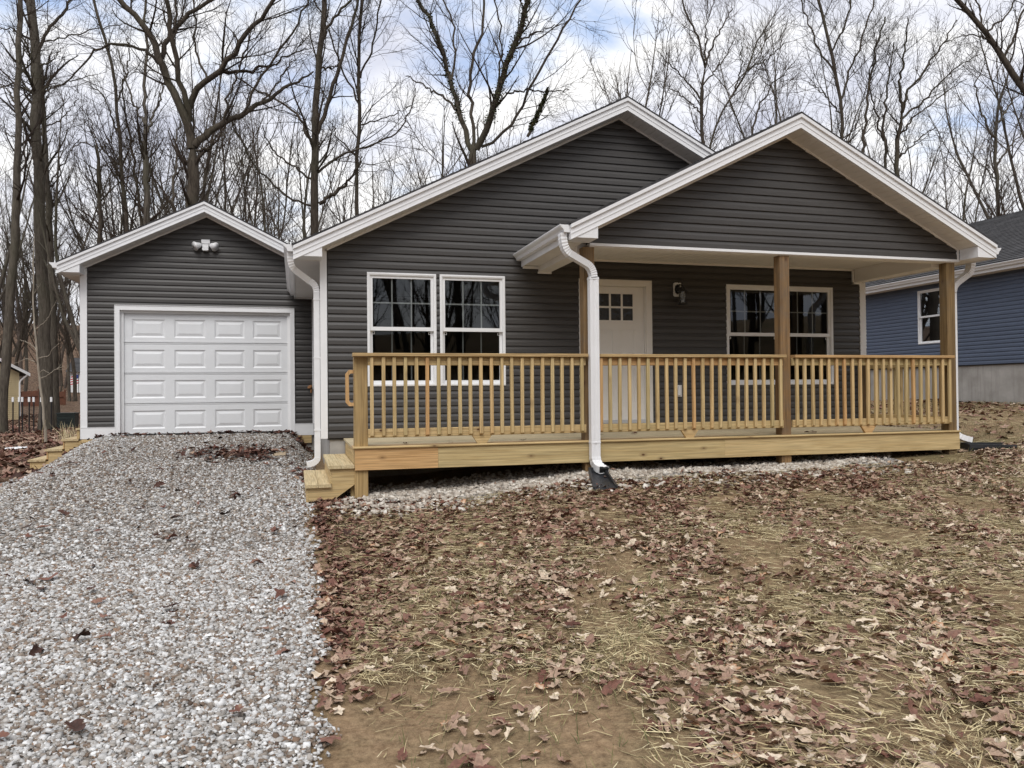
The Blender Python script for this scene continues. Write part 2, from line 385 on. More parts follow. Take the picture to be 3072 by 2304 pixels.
# ------------------------------------------------------------------ terrain
def sstep(a, b, x):
    t = np.clip((x-a)/(b-a), 0, 1); return t*t*(3-2*t)
def drive_z(y):
    return np.interp(y, [-40, -12, -8, -5, -1.5, 1.5, 4.15, 7], [-1.25, -1.10, -1.02, -0.86, -0.62, -0.36, -0.115, -0.10])
def lumps(x, y):
    return 0.02*np.sin(1.7*x+0.6*y)*np.sin(1.1*y-0.4*x+1.0) + 0.012*np.sin(4.1*x+2.0*np.sin(y*1.3))*np.sin(3.3*y+1.2*x)
def ground_z(x, y):
    x = np.asarray(x, float); y = np.asarray(y, float)
    z0 = np.interp(x, [-0.2, 0.2, 2.9, 5.6, 8.3, 12, 16.5, 30, 80], [-0.60, -0.60, -0.425, -0.40, -0.325, -0.15, 0.05, 0.3, 0.5])
    t = np.maximum(-1.72-y, 0); tb = np.maximum(y+1.72, 0)
    lawn = z0 - 0.52*(1-np.exp(-t/4.2)) + 0.02*np.minimum(tb, 9) + lumps(x, y)
    lawn = lawn + (-0.45-lawn)*sstep(20, 40, y)*0.6
    dz = drive_z(y) + 0.4*lumps(x, y)
    h = np.where(x < 0.0, dz + (lawn-dz)*sstep(-0.50, -0.10, x), lawn)
    zl = np.minimum(dz-0.03, -0.68 - 0.32*sstep(6, 26, y)) + lumps(x, y)
    edge = -3.36 + 0.10*np.sin(y*1.3) + 0.45*sstep(-1, 3, y)*0
    h = h + (zl-h)*sstep(edge, edge-1.15, x)
    far = np.hypot(x+0.4, y+10.4)
    ahead = sstep(-5, 30, y)
    h = h + ahead*(0.5*sstep(48, 62, far) + 1.0*sstep(62, 85, far) + 13*sstep(85, 165, far))
    h = h + 8*sstep(16, 70, far)*(1-ahead)*sstep(-14, -30, y)  # unseen rise behind the camera, added to give the windows a dark reflection
    return h
def grid_patch(xs, ys, zf):
    X, Y = np.meshgrid(xs, ys); V = np.stack([X, Y, zf(X, Y)], -1).reshape(-1, 3)
    nx, ny = len(xs), len(ys); i = np.arange((ny-1)*nx).reshape(ny-1, nx)[:, :-1].ravel()
    return V, np.stack([i, i+1, i+nx+1, i+nx], -1)
def axis_pts(lo, hi, c0, c1, step, n):
    mid = np.arange(c0, c1+1e-6, step); g = np.linspace(0, 1, n)[1:]**2.6
    return np.concatenate([(c0-(c0-lo)*g)[::-1], mid, c1+(hi-c1)*g])
V, F = grid_patch(axis_pts(-420, 420, -7, 13, 0.16, 60), axis_pts(-420, 420, -9, 9, 0.16, 60), ground_z)
g = link('ground', np_mesh('ground', V, F, 'ground', True)); g['kind'] = 'structure'
V, F = grid_patch(np.linspace(-4.55, -0.34, 40), np.linspace(-12, 4.16, 110), lambda x, y: ground_z(x, y)+0.012)
g = link('driveway', np_mesh('driveway', V, F, 'gravel_bed', True)); g['kind'] = 'structure'
V, F = grid_patch(np.linspace(0.02, 7.3, 60), np.linspace(-2.15, -1.15, 20), lambda x, y: ground_z(x, y)+0.014)  # pale bed stops short of the back to keep the under-deck shade dark
g = link('drainage_bed', np_mesh('drainage_bed', V, F, 'pale_bed', True)); g['kind'] = 'structure'

# ------------------------------------------------------------------ building helpers
def y_map(y0):      # a wall facing the camera: u = x, out = -y
    return lambda u, o, z: (u, y0-o, z)
def x_map(x0):      # a wall facing left: u = y, out = -x
    return lambda u, o, z: (x0-o, u, z)
LAP = [(0.0, 0.001), (0.0, 0.0185), (0.004, 0.0195), (0.052, 0.0172), (0.058, 0.0152), (0.080, 0.0065), (0.1016, 0.0015)]
def clip_lap(lo, hi):
    P = LAP; out = []
    for (a, b) in zip(P[:-1], P[1:]):
        (za, oa), (zb, ob) = a, b
        if zb < lo or za > hi: continue
        def it(z): return (z, oa + (ob-oa)*((z-za)/(zb-za) if zb > za else 0))
        s = a if za >= lo else it(lo); e = b if zb <= hi else it(hi)
        if not out or out[-1] != s: out.append(s)
        if out[-1] != e: out.append(e)
    return out
def siding(parent, mat, mp, ulo, uhi, z0, z1, openings=(), exposure=0.1016, zlim=None):
    """one plank object per course and stretch; ulo/uhi are functions of z"""
    i = 0
    while z0 + i*exposure < z1 - 0.006:
        zb = z0 + i*exposure; i += 1
        top = min(0.1016, z1-zb)
        segs = [(None, None)]; strips = []
        cuts = sorted([o for o in openings if o[3] > zb and o[2] < zb+top])
        pieces = []; cur = None
        for (ua, ub, za, zt) in cuts:
            pieces.append((cur, ua, 0, top)); cur = ub
            if za - zb > 0.004: pieces.append((ua, ub, 0, za-zb))
            if zb+top - zt > 0.004: pieces.append((ua, ub, zt-zb, top))
        pieces.append((cur, None, 0, top))
        for (a, b_, lo, hi) in pieces:
            pr = clip_lap(lo, hi)
            if len(pr) < 2: continue
            za = zb+lo
            A = a if a is not None else ulo(za); B = b_ if b_ is not None else uhi(za)
            if B - A < 0.03: continue
            nseg = max(1, int((B-A)/0.8)); rows = []; ph = random.uniform(0, 6)
            vs = []
            for s in range(nseg+1):
                f = s/nseg
                for (dz, o) in pr:
                    z = zb+dz
                    ua = a if a is not None else ulo(z); ub = b_ if b_ is not None else uhi(z)
                    if ub < ua: ua = ub = (ua+ub)/2
                    u = ua + (ub-ua)*f
                    vs.append(mp(u, o + 0.0011*math.sin(u*2.3+ph)*math.sin(u*0.9+2*ph), z))
            k = len(pr); fs = [(s*k+j, (s+1)*k+j, (s+1)*k+j+1, s*k+j+1) for s in range(nseg) for j in range(k-1)]
            mb = MB(); mb.add(vs, fs)
            part('siding_plank', mb, mat, parent, recalc=False)
def box_uv(mb, mp, u0, u1, o0, o1, z0, z1):
    a = mp(u0, o0, z0); b_ = mp(u1, o1, z1)
    return mb.box(min(a[0], b_[0]), max(a[0], b_[0]), min(a[1], b_[1]), max(a[1], b_[1]), z0, z1)
def frame_uv(mb, mp, u0, u1, z0, z1, w, o0, o1, wb=None):
    """mitred rectangular frame"""
    wb = w if wb is None else wb
    for quad in ([(u0, z0), (u1, z0), (u1-w, z0+wb), (u0+w, z0+wb)], [(u1, z0), (u1, z1), (u1-w, z1-w), (u1-w, z0+wb)],
                 [(u1, z1), (u0, z1), (u0+w, z1-w), (u1-w, z1-w)], [(u0, z1), (u0, z0), (u0+w, z0+wb), (u0+w, z1-w)]):
        vs = [mp(u, o0, z) for u, z in quad] + [mp(u, o1, z) for u, z in quad]
        mb.add(vs, [(0, 1, 2, 3), (7, 6, 5, 4), (0, 4, 5, 1), (1, 5, 6, 2), (2, 6, 7, 3), (3, 7, 4, 0)])
    return mb
def window(parent, mp, u0, u1, z0, z1, units=1, grid=True, mat='white_vinyl'):
    mb = MB(); frame_uv(mb, mp, u0, u1, z0, z1, 0.036, -0.06, 0.026, 0.03)
    frame_uv(mb, mp, u0+0.008, u1-0.008, z0+0.008, z1-0.008, 0.016, 0.026, 0.031)
    w = part('window', mb, mat, parent)
    uw = (u1-u0-0.072)/units
    for k in range(units):
        a = u0+0.036+k*uw; b_ = a+uw
        if k: 
            mm = MB(); box_uv(mm, mp, a-0.025, a+0.025, -0.05, 0.022, z0+0.0305, z1-0.0365); part('mullion', mm, mat, w); a += 0.025
        if k < units-1: b_ -= 0.025
        zm = z0 + 0.5*(z1-z0) + 0.005
        s1 = MB(); frame_uv(s1, mp, a+0.001, b_-0.001, zm-0.02, z1-0.037, 0.036, -0.03, 0.008, 0.05); part('sash', s1, mat, w)
        s2 = MB(); frame_uv(s2, mp, a+0.001, b_-0.001, z0+0.031, zm+0.018, 0.036, -0.058, -0.032, 0.045); part('sash', s2, mat, w)
        ga, gb = a+0.036, b_-0.036
        p1 = MB(); c = [mp(ga, -0.012, zm+0.03), mp(gb, -0.012, zm+0.03), mp(gb, -0.012, z1-0.073), mp(ga, -0.012, z1-0.073)]; p1.add(c, [(0, 1, 2, 3)]); part('pane', p1, 'window_glass', w, recalc=False)
        p2 = MB(); c = [mp(ga, -0.04, z0+0.076), mp(gb, -0.04, z0+0.076), mp(gb, -0.04, zm-0.018), mp(ga, -0.04, zm-0.018)]; p2.add(c, [(0, 1, 2, 3)]); part('pane', p2, 'screen_glass', w, recalc=False)
        if grid:
            for (za, zt, o) in ((zm+0.03, z1-0.073, -0.022), (z0+0.076, zm-0.018, -0.05)):
                for q in (1, 2):
                    u = ga + (gb-ga)*q/3; mm = MB(); box_uv(mm, mp, u-0.009, u+0.009, o-0.008, o, za, zt); part('muntin', mm, 'muntin_grey', w)
                zz = (za+zt)/2; mm = MB(); box_uv(mm, mp, ga, gb, o-0.0095, o-0.0015, zz-0.009, zz+0.009); part('muntin', mm, 'muntin_grey', w)
            for u in (ga+0.012, gb-0.012):
                mm = MB(); frame_uv(mm, mp, u-0.016, u+0.016, zm-0.065, zm-0.03, 0.006, -0.036, -0.030); part('latch', mm, 'white_vinyl', w)
    return w
def rake_pts(x0, z0, x1, z1, drop0, drop1):
    """quad strip below the roof line"""
    return [(x0, z0-drop0), (x1, z1-drop0), (x1, z1-drop1), (x0, z0-drop1)]
def roof_slope(parent, xr, zr, xe, ze, y0, y1, name='roof_slope'):
    """solid slope from ridge to eave with stepped shingle courses on top"""
    mb = MB(); mb.prism([(xr, zr-0.012), (xe, ze-0.012), (xe, ze-0.030), (xr, zr-0.030)], y0+0.03, y1)
    r = part(name, mb, 'sheathing', parent)
    L = math.hypot(xe-xr, ze-zr); n = int(L/0.14)
    sh = MB(); nx, nz = (-(ze-zr)/L, (xe-xr)/L)
    if nz < 0: nx, nz = -nx, -nz
    rr = random.Random(5)
    for i in range(n+1):
        f0 = max(0, 1-(i+1)*0.14/L-0.05/L); f1 = min(1, 1-i*0.14/L); ov = 0.018 if i == 0 else 0.0
        a = (xr+(xe-xr)*f0, zr+(ze-zr)*f0); b_ = (xr+(xe-xr)*(f1+ov/L), zr+(ze-zr)*(f1+ov/L))
        y = y0 + rr.uniform(0, 0.012)
        t0, t1 = -0.010, 0.006+rr.uniform(0, 0.003)
        vs = [(a[0]+nx*t0, y, a[1]+nz*t0), (b_[0]+nx*t1, y, b_[1]+nz*t1), (b_[0]+nx*-0.009, y, b_[1]+nz*-0.009),
              (a[0]+nx*t0, y1, a[1]+nz*t0), (b_[0]+nx*t1, y1, b_[1]+nz*t1), (b_[0]+nx*-0.009, y1, b_[1]+nz*-0.009)]
        sh.add(vs, [(0, 1, 4, 3), (1, 2, 5, 4), (0, 2, 1), (3, 4, 5)])
    part('shingle_course', sh, 'shingle', r, kind='stuff', recalc=False)
    ed = MB(); ed.prism(rake_pts(xe, ze, xr, zr, -0.002, 0.0255), y0+0.002, y0+0.029); part('shingle_edge', ed, 'shingle', r)
    return r
def rake_fascia(parent, xr, zr, xe, ze, yf, xcut=None):
    """painted rake board with a drip edge and a bead, following one slope"""
    mb = MB(); S = 1 if xe < xr else -1
    mb.prism(rake_pts(xe, ze, xr, zr, 0.060, 0.187), yf, yf+0.022)
    f = part('fascia', mb, 'white_metal', parent)
    m2 = MB(); m2.prism(rake_pts(xe, ze, xr, zr, 0.026, 0.068), yf-0.022, yf+0.022); part('drip_edge', m2, 'white_metal', f)
    m3 = MB(); m3.prism(rake_pts(xe, ze, xr, zr, 0.128, 0.138), yf-0.006, yf-0.0005); part('bead', m3, 'white_metal', f)
    m4 = MB(); m4.prism(rake_pts(xe, ze, xr, zr, 0.187, 0.199), yf-0.004, yf+0.03); part('bead', m4, 'white_metal', f)
    return f
def rake_soffit(parent, xr, zr, xe, ze, y0, y1, x_from=None):
    """grooved soffit panels under the rake overhang, one object each, laid side by side along the slope"""
    L = math.hypot(xe-xr, ze-zr); n = int(L/0.1016); drop = 0.196
    back = MB(); back.prism(rake_pts(xe, ze, xr, zr, drop-0.03, drop-0.012), y0, y1); bk = part('soffit', back, 'soffit_white', parent)
    src = None; ux, uz = (xe-xr)/L, (ze-zr)/L
    for i in range(n):
        s0 = i*0.1016+0.0025; s1 = (i+1)*0.1016-0.0025
        cx, cz = xr+ux*(s0+s1)/2, zr+uz*(s0+s1)/2-drop
        if src is None:
            h = (s1-s0)/2; mb = MB()
            mb.prism([(cx-ux*h, cz-uz*h+0.010), (cx+ux*h, cz+uz*h+0.010), (cx+ux*h, cz+uz*h), (cx-ux*h, cz-uz*h)], y0, y1)
            src = part('soffit_panel', mb, 'soffit_white', bk); c0 = (cx, cz); w0 = WL[src].copy()
        else: copy_at(src, w0 + np.array([cx-c0[0], 0, cz-c0[1]]), bk)
def eave_return(parent, xe, xi, zb, slope_z, yf, yb):
    """boxed return closing the rake at the eave: xe outer, xi inner end"""
    za, zi = slope_z(xe)-0.187, slope_z(xi)-0.187
    top_o = max(za, zb+0.002)
    mb = MB(); mb.prism([(xe, zb), (xi, zb), (xi, zi), (xe, top_o)], yf+0.004, yb)
    return part('eave_return', mb, 'white_metal', parent)
K = [(0.0, 0.0), (0.065, 0.0), (0.078, 0.035), (0.108, 0.062), (0.116, 0.078), (0.116, 0.090), (0.108, 0.090), (0.108, 0.080), (0.1, 0.068), (0.07, 0.042), (0.058, 0.006), (0.006, 0.006), (0.006, 0.085), (0.0, 0.085)]
def gutter(parent, x, z, y0, y1, side):
    """K-style trough along y hung on the eave; side -1 opens to the left"""
    mb = MB(); sec = [(x+side*a, z+b_) for a, b_ in K]; mb.prism(sec, y0, y1)
    g_ = part('gutter', mb, 'white_metal', parent)
    cap = MB(); cap.prism([(x, z), (x+side*0.065, z), (x+side*0.078, z+0.035), (x+side*0.116, z+0.085), (x, z+0.085)], y0-0.003, y0-0.0005); part('end_cap', cap, 'white_metal', g_)
    return g_
def arc(p, q, r, n=6):
    return [tuple(np.array(p)*(1-t)**2 + np.array(r)*2*t*(1-t) + np.array(q)*t**2) for t in np.linspace(0, 1, n)]
def pipe_sec(w, d):
    """corrugated downspout section"""
    e = 0.008; s = []
    for (a, b_) in [(-w/2, -d/2), (-w/6, -d/2), (-w/6+e, -d/2+e*0.6), (w/6-e, -d/2+e*0.6), (w/6, -d/2), (w/2, -d/2), (w/2, d/2), (w/6, d/2), (w/6-e, d/2-e*0.6), (-w/6+e, d/2-e*0.6), (-w/6, d/2), (-w/2, d/2)]:
        s.append((a, b_))
    return s
def crimp_elbow(name, parent, p, q, r, sec, xdir, n=14):
    """elbow with crimped ribs"""
    pts = arc(p, q, r, n); mb = MB(); xd = np.array(xdir, float); vs = []
    P = [np.array(a) for a in pts]
    for i, a in enumerate(P):
        t = P[min(i+1, n-1)]-P[max(i-1, 0)]; t /= np.linalg.norm(t); w = np.cross(t, xd); w /= np.linalg.norm(w)
        k = 1.0 + (0.05 if i % 2 else -0.03)
        for u, v_ in sec: vs.append(a + k*u*xd + k*v_*w)
    m_ = len(sec); mb.add(vs, [(i*m_+j, i*m_+(j+1) % m_, (i+1)*m_+(j+1) % m_, (i+1)*m_+j) for i in range(n-1) for j in range(m_)])
    return part(name, mb, 'white_metal', parent)

# ------------------------------------------------------------------ main house
XW = 8.307; RX, RZ = 4.13, 4.735                    # width, ridge
EX = 0.419                                           # eave overhang
def mz(x): return RZ - 0.5*abs(x-RX)
house = thing('house', 'dark grey single-storey house with white trim and a wide front gable', 'house', (4.15, 0.0, -0.6))
OPEN = [(0.516, 1.437, 0.674, 2.183), (1.486, 2.399, 0.674, 2.183), (3.487, 4.616, 0.03, 2.187), (5.842, 7.715, 0.657, 2.171)]
mb = MB()
def wall_boxes(mb, mp, u0, u1, z0, z1, ops, t=0.12, ins=0.02):
    us = [u0]
    for (a, b_, c, d) in sorted(ops):
        box_uv(mb, mp, us[-1], a+ins, -t, -0.002, z0, z1); 
        if c+ins > z0: box_uv(mb, mp, a+ins, b_-ins, -t, -0.002, z0, c+ins)
        box_uv(mb, mp, a+ins, b_-ins, -t, -0.002, d-ins, z1); us.append(b_-ins)
    box_uv(mb, mp, us[-1], u1, -t, -0.002, z0, z1); return mb
M0 = y_map(0.0)
wall_boxes(mb, M0, 0.0, XW, -0.02, 2.45, OPEN)
mb.prism([(0.0, 2.451), (XW, 2.451), (XW, mz(XW)-0.19), (RX, mz(RX)-0.19), (0.0, mz(0)-0.19)], 0.002, 0.12)
fw_ = part('front_wall', mb, 'sheathing', house)
def ul(z): return max(0.012, RX - 2*(RZ-0.214-z)) if z > 2.30 else 0.012
def ur(z): return min(XW-0.012, RX + 2*(RZ-0.214-z)) if z > 2.30 else XW-0.012
siding(fw_, 'siding_dark', M0, ul, ur, 0.004, RZ-0.21, OPEN)
mb = MB(); mb.box(0.0, 0.11, 0.125, 12, -0.02, 2.62); mb.box(XW-0.11, XW, 0.125, 12, -0.02, 2.62); part('side_wall', mb, 'siding_dark', house)
mb = MB(); mb.box(0.0, XW, 12, 12.12, -0.02, 2.62); mb.prism([(0, 2.621), (XW, 2.621), (RX, RZ-0.05)], 12, 12.12); part('back_wall', mb, 'siding_dark', house)
mb = MB(); mb.box(0.02, XW-0.02, 0.125, 12, -0.02, 0.1); part('floor', mb, 'interior', house)
mb = MB(); mb.box(0.115, XW-0.115, 0.13, 11.9, 2.45, 2.5); part('ceiling', mb, 'interior', house)
mb = MB(); mb.box(0.12, XW-0.12, 4.6, 4.7, 0.1, 2.44); part('partition', mb, 'interior', house)
mb = MB(); mb.box(0.025, XW-0.02, 0.022, 11.9, -1.4, -0.021); part('foundation', mb, 'concrete', house)
# siding courses on the left side wall, seen edge-on
mb = MB()
for i in range(23):
    z = 0.004+i*0.1016; vs = []
    for yy in (0.02, 4.16):
        for dz, o in LAP: vs.append((-o*0.6, yy, z+dz))
    k = len(LAP); mb.add(vs, [(j, j+1, k+j+1, k+j) for j in range(k-1)])
part('side_siding', mb, 'siding_dark', house, kind='stuff')
# corner boards
for (x0, x1) in ((-0.020, 0.0), (XW, XW+0.02)):
    pass
mb = MB(); mb.prism([(-0.088, 0.0), (0.0, 0.0), (0.0, mz(0)-0.2), (-0.088, mz(-0.088)-0.2)], -0.024, 0.0); mb.box(-0.021, -0.0005, 0.0005, 0.09, 0.0, 2.312); part('corner_board', mb, 'white_vinyl', house)
mb = MB(); mb.box(XW-0.085, XW+0.02, -0.024, 0.0, 0.0, 2.26); mb.box(XW+0.0005, XW+0.02, 0.0005, 0.09, 0.0, 2.26); part('corner_board', mb, 'white_vinyl', house)
# white J trim under the rakes
for xe in (-0.02, 7.2):
    mb = MB(); mb.prism(rake_pts(xe, mz(xe), RX, RZ, 0.196, 0.226), -0.024, -0.001); part('frieze_strip', mb, 'soffit_white', house)
window(house, M0, *OPEN[0]); window(house, M0, *OPEN[1]); window(house, M0, *OPEN[3], units=2)
# front door
mb = MB(); frame = MB(); 
for (a, b_, c, d) in ((3.487, 3.577, 0.03, 2.187), (4.526, 4.616, 0.03, 2.187), (3.5775, 4.5255, 2.100, 2.187)): frame.box(a, b_, -0.03, 0.05, c, d)
for (a, b_, c, d) in ((3.500, 3.512, 0.03, 2.174), (4.591, 4.603, 0.03, 2.174), (3.513, 4.590, 2.162, 2.174)): frame.box(a, b_, -0.036, -0.0305, c, d)
frame.box(3.5775, 3.597, 0.0, 0.05, 0.13, 2.0995); frame.box(4.512, 4.5255, 0.0, 0.05, 0.13, 2.0995); frame.box(3.5975, 4.5115, 0.0, 0.05, 2.094, 2.0995)
part('door_frame', frame, 'door_paint', house)
lx = [(3.806, 3.964), (3.9925, 4.148), (4.177, 4.335)]; lz = [(1.606, 1.781), (1.808, 1.988)]
XL, XR2 = 3.599, 4.509
d = MB(); yb0, yb1 = 0.022, 0.055
# door slab built around its lights and two recessed panels
d.box(XL, lx[0][0], yb0, yb1, 1.56, 2.09); d.box(lx[2][1], XR2, yb0, yb1, 1.56, 2.09)
d.box(lx[0][0], lx[2][1], yb0, yb1, lz[1][1], 2.09); d.box(lx[0][0], lx[2][1], yb0, yb1, 1.56, lz[0][0]); d.box(lx[0][0], lx[2][1], yb0, yb1, lz[0][1], lz[1][0])
for i in (0, 1):
    for (a, b_) in lz: d.box(lx[i][1], lx[i+1][0], yb0, yb1, a, b_)
d.box(XL, XR2, yb0, yb1, 1.47, 1.5595); d.box(XL, XR2, yb0, yb1, 0.165, 0.416)
d.box(XL, 3.79, yb0, yb1, 0.4165, 1.4695); d.box(4.012, 4.128, yb0, yb1, 0.4165, 1.4695); d.box(4.351, XR2, yb0, yb1, 0.4165, 1.4695)
door = part('door', d, 'door_paint', house, recalc=False)
for (a, b_) in ((3.79, 4.012), (4.128, 4.351)):
    mb = MB(); mb.box(a, b_, yb0+0.011, yb1-0.005, 0.4165, 1.4695); part('door_panel', mb, 'door_paint', door)
for (a, b_) in lx:
    for (c, d_) in lz:
        mb = MB(); mb.box(a, b_, yb0+0.008, yb0+0.016, c, d_); part('pane', mb, 'door_glass', door)
mb = MB(); mb.tube([(3.665, 0.022, 1.02), (3.665, -0.025, 1.02)], 0.012, 8); mb.tube([(3.665, -0.025, 1.02), (3.665, -0.04, 1.02), (3.665, -0.07, 1.02), (3.665, -0.08, 1.02)], [0.02, 0.03, 0.028, 0.012], 12); part('handle', mb, 'aluminium', door, smooth=True)
mb = MB(); mb.box(XL-0.05, XR2+0.06, -0.06, 0.1, 0.118, 0.150); mb.box(XL-0.02, XR2+0.02, 0.0, 0.06, 0.1505, 0.164); part('threshold', mb, 'aluminium', house)
# roof
YF = -0.325
roof_slope(house, RX, RZ, -EX, mz(-EX), YF-0.02, 12.3); roof_slope(house, RX, RZ, XW+EX, mz(XW+EX), YF-0.02, 12.3)
rake_fascia(house, RX, RZ, -EX, mz(-EX), YF); rake_fascia(house, RX, RZ, 6.5, mz(6.5), YF)
rake_soffit(house, RX, RZ-0.005, -0.15, mz(-0.15)-0.005, YF+0.031, -0.023); rake_soffit(house, RX, RZ-0.005, XW-1.5, mz(XW-1.5)-0.005, YF+0.031, -0.023)
eave_return(house, -EX+0.004, -0.066, 2.314, mz, YF, -0.026)
# side eave: soffit, fascia, gutter
mb = MB(); mb.box(-EX+0.02, -0.022, -0.02, 4.16, 2.312, 2.324); part('eave_soffit', mb, 'soffit_white', house)
mb = MB(); mb.box(-EX, -EX+0.019, YF+0.024, 4.16, 2.300, 2.455); part('eave_fascia', mb, 'white_metal', house)
mb = MB(); mb.box(-EX+0.02, -0.1, 4.125, 4.16, 2.300, 2.3115); part('soffit_trim', mb, 'white_vinyl', house)
gutter(house, -EX-0.002, 2.372, YF+0.03, 4.14, -1)
mb = MB(); mb.box(XW+0.022, XW+EX-0.02, 0.01, 12, 2.352, 2.362); part('eave_soffit', mb, 'soffit_white', house)
mb = MB(); mb.box(XW+EX-0.019, XW+EX, 0.01, 12, 2.345, 2.455); part('eave_fascia', mb, 'white_metal', house)
# left downspout: drops from the gutter, runs back to the wall, down and out
S = pipe_sec(0.10, 0.075)
ds = part('downspout', MB().sweep([(-0.13, 0.06, 1.90), (-0.13, 0.06, -0.24)], S, (0, 1, 0)), 'white_metal', house)
crimp_elbow('elbow', ds, (-0.458, -0.18, 2.372), (-0.40, -0.12, 2.16), (-0.458, -0.18, 2.20), S, (0, 1, 0))
part('offset_pipe', MB().sweep([(-0.40, -0.12, 2.16), (-0.215, 0.03, 2.045)], S, (0, 1, 0)), 'white_metal', ds)
crimp_elbow('elbow', ds, (-0.215, 0.03, 2.045), (-0.13, 0.06, 1.90), (-0.13, 0.06, 2.01), S, (0, 1, 0))
crimp_elbow('elbow', ds, (-0.13, 0.06, -0.24), (-0.265, 0.06, -0.335), (-0.13, 0.06, -0.315), S, (0, 1, 0))
for z in (1.80, 1.04, 0.10):
    mb = MB(); mb.box(-0.171, -0.089, 0.005, 0.115, z, z+0.022); part('strap', mb, 'white_metal', ds)

# ------------------------------------------------------------------ garage
GY = 4.169; GX0, GX1 = -3.873, 0.0; GRX, GRZ = -1.895, 3.925; GE = 4.158
def gz(x): return GRZ - 0.5*abs(x-GRX)
garage = thing('garage', 'attached dark grey garage with a white panelled door and small gable', 'garage', (-1.93, GY, -0.1))
MG = y_map(GY)
GO = [(-3.365, -0.417, -0.3, 2.131)]
mb = MB(); wall_boxes(mb, MG, GX0, -0.02, -0.12, 2.6, [(-3.365, -0.417, -0.3, 2.131)], ins=0.05)
mb.prism([(GX0, 2.601), (-0.02, 2.601), (-0.02, gz(-0.02)-0.19), (GRX, GRZ-0.19), (GX0, gz(GX0)-0.19)], GY+0.002, GY+0.12)
gw = part('front_wall', mb, 'sheathing', garage)
siding(gw, 'siding_dark', MG, lambda z: max(GX0+0.02, GRX-2*(GRZ-0.214-z)) if z > 2.3 else GX0+0.02, lambda z: min(-0.022, GRX+2*(GRZ-0.214-z)) if z > 2.3 else -0.022, 0.052, GRZ-0.21, GO)
mb = MB(); mb.box(GX0, GX0+0.1, GY+0.125, 10, -0.12, 2.75); mb.box(GX0, 0, 10, 10.1, -0.12, 2.75); part('side_wall', mb, 'siding_dark', garage)
mb = MB(); mb.box(GX0, 0.0, GY+0.02, 10, -1.3, -0.121); part('foundation', mb, 'concrete', garage)
mb = MB(); mb.box(GX0, -0.13, GY-0.03, GY+0.019, -0.30, -0.145); part('skirt_beam', mb, 'pine_x', garage)
mb = MB(); mb.box(GX0-0.004, GX0+0.086, GY-0.024, GY, 0.052, gz(GX0)-0.2); mb.box(GX0-0.02, GX0-0.0045, GY-0.024, GY+0.08, 0.052, 2.6); part('corner_board', mb, 'white_vinyl', garage)
mb = MB(); mb.box(-0.11, -0.085, GY-0.024, GY, 0.05, 2.3); part('corner_board', mb, 'white_vinyl', garage)
mb = MB(); mb.box(GX0-0.02, -3.366, GY-0.034, GY, -0.144, 0.046); mb.box(GX0-0.02, -3.366, GY-0.04, GY, 0.0462, 0.0515); part('skirt_board', mb, 'white_vinyl', garage)
mb = MB(); mb.box(-0.416, -0.09, GY-0.034, GY, -0.16, 0.046); mb.box(-0.416, -0.09, GY-0.04, GY, 0.0462, 0.0515); part('skirt_board', mb, 'white_vinyl', garage)
# door casing
mb = MB()
mb.box(-3.365, -3.284, GY-0.036, GY+0.0, -0.15, 2.131); mb.box(-0.494, -0.417, GY-0.036, GY, -0.15, 2.131); mb.box(-3.2835, -0.4945, GY-0.036, GY, 2.045, 2.131)
mb.box(-3.365, -3.36, GY-0.044, GY-0.0365, -0.15, 2.131); mb.box(-0.424, -0.417, GY-0.044, GY-0.0365, -0.15, 2.131); mb.box(-3.365, -0.417, GY-0.044, GY-0.0365, 2.122, 2.1305)
mb.box(-3.3, -3.284, GY+0.0005, GY+0.12, -0.15, 2.06); mb.box(-0.494, -0.478, GY+0.0005, GY+0.12, -0.15, 2.06); mb.box(-3.2835, -0.4945, GY+0.0005, GY+0.12, 2.045, 2.06)
mb.box(-3.2835, -3.235, GY+0.035, GY+0.06, -0.15, 2.044); mb.box(-0.543, -0.4945, GY+0.035, GY+0.06, -0.15, 2.044); mb.box(-3.2345, -0.5435, GY+0.035, GY+0.06, 2.0, 2.044)
part('door_casing', mb, 'white_vinyl', garage)
DX0, DX1, DZ0, DZ1 = -3.255, -0.523, -0.085, 2.02; yd0 = GY+0.066
gd = part('garage_door', MB().box(DX0, DX1, yd0+0.022, yd0+0.05, DZ0, DZ1), 'garage_white', garage)
sh_ = (DZ1-DZ0)/4; pw = 0.195*(DX1-DX0)
cols = [(655-612, 815-612), (860-612, 1015-612), (1060-612, 1213-612), (1255-612, 1403-612)]
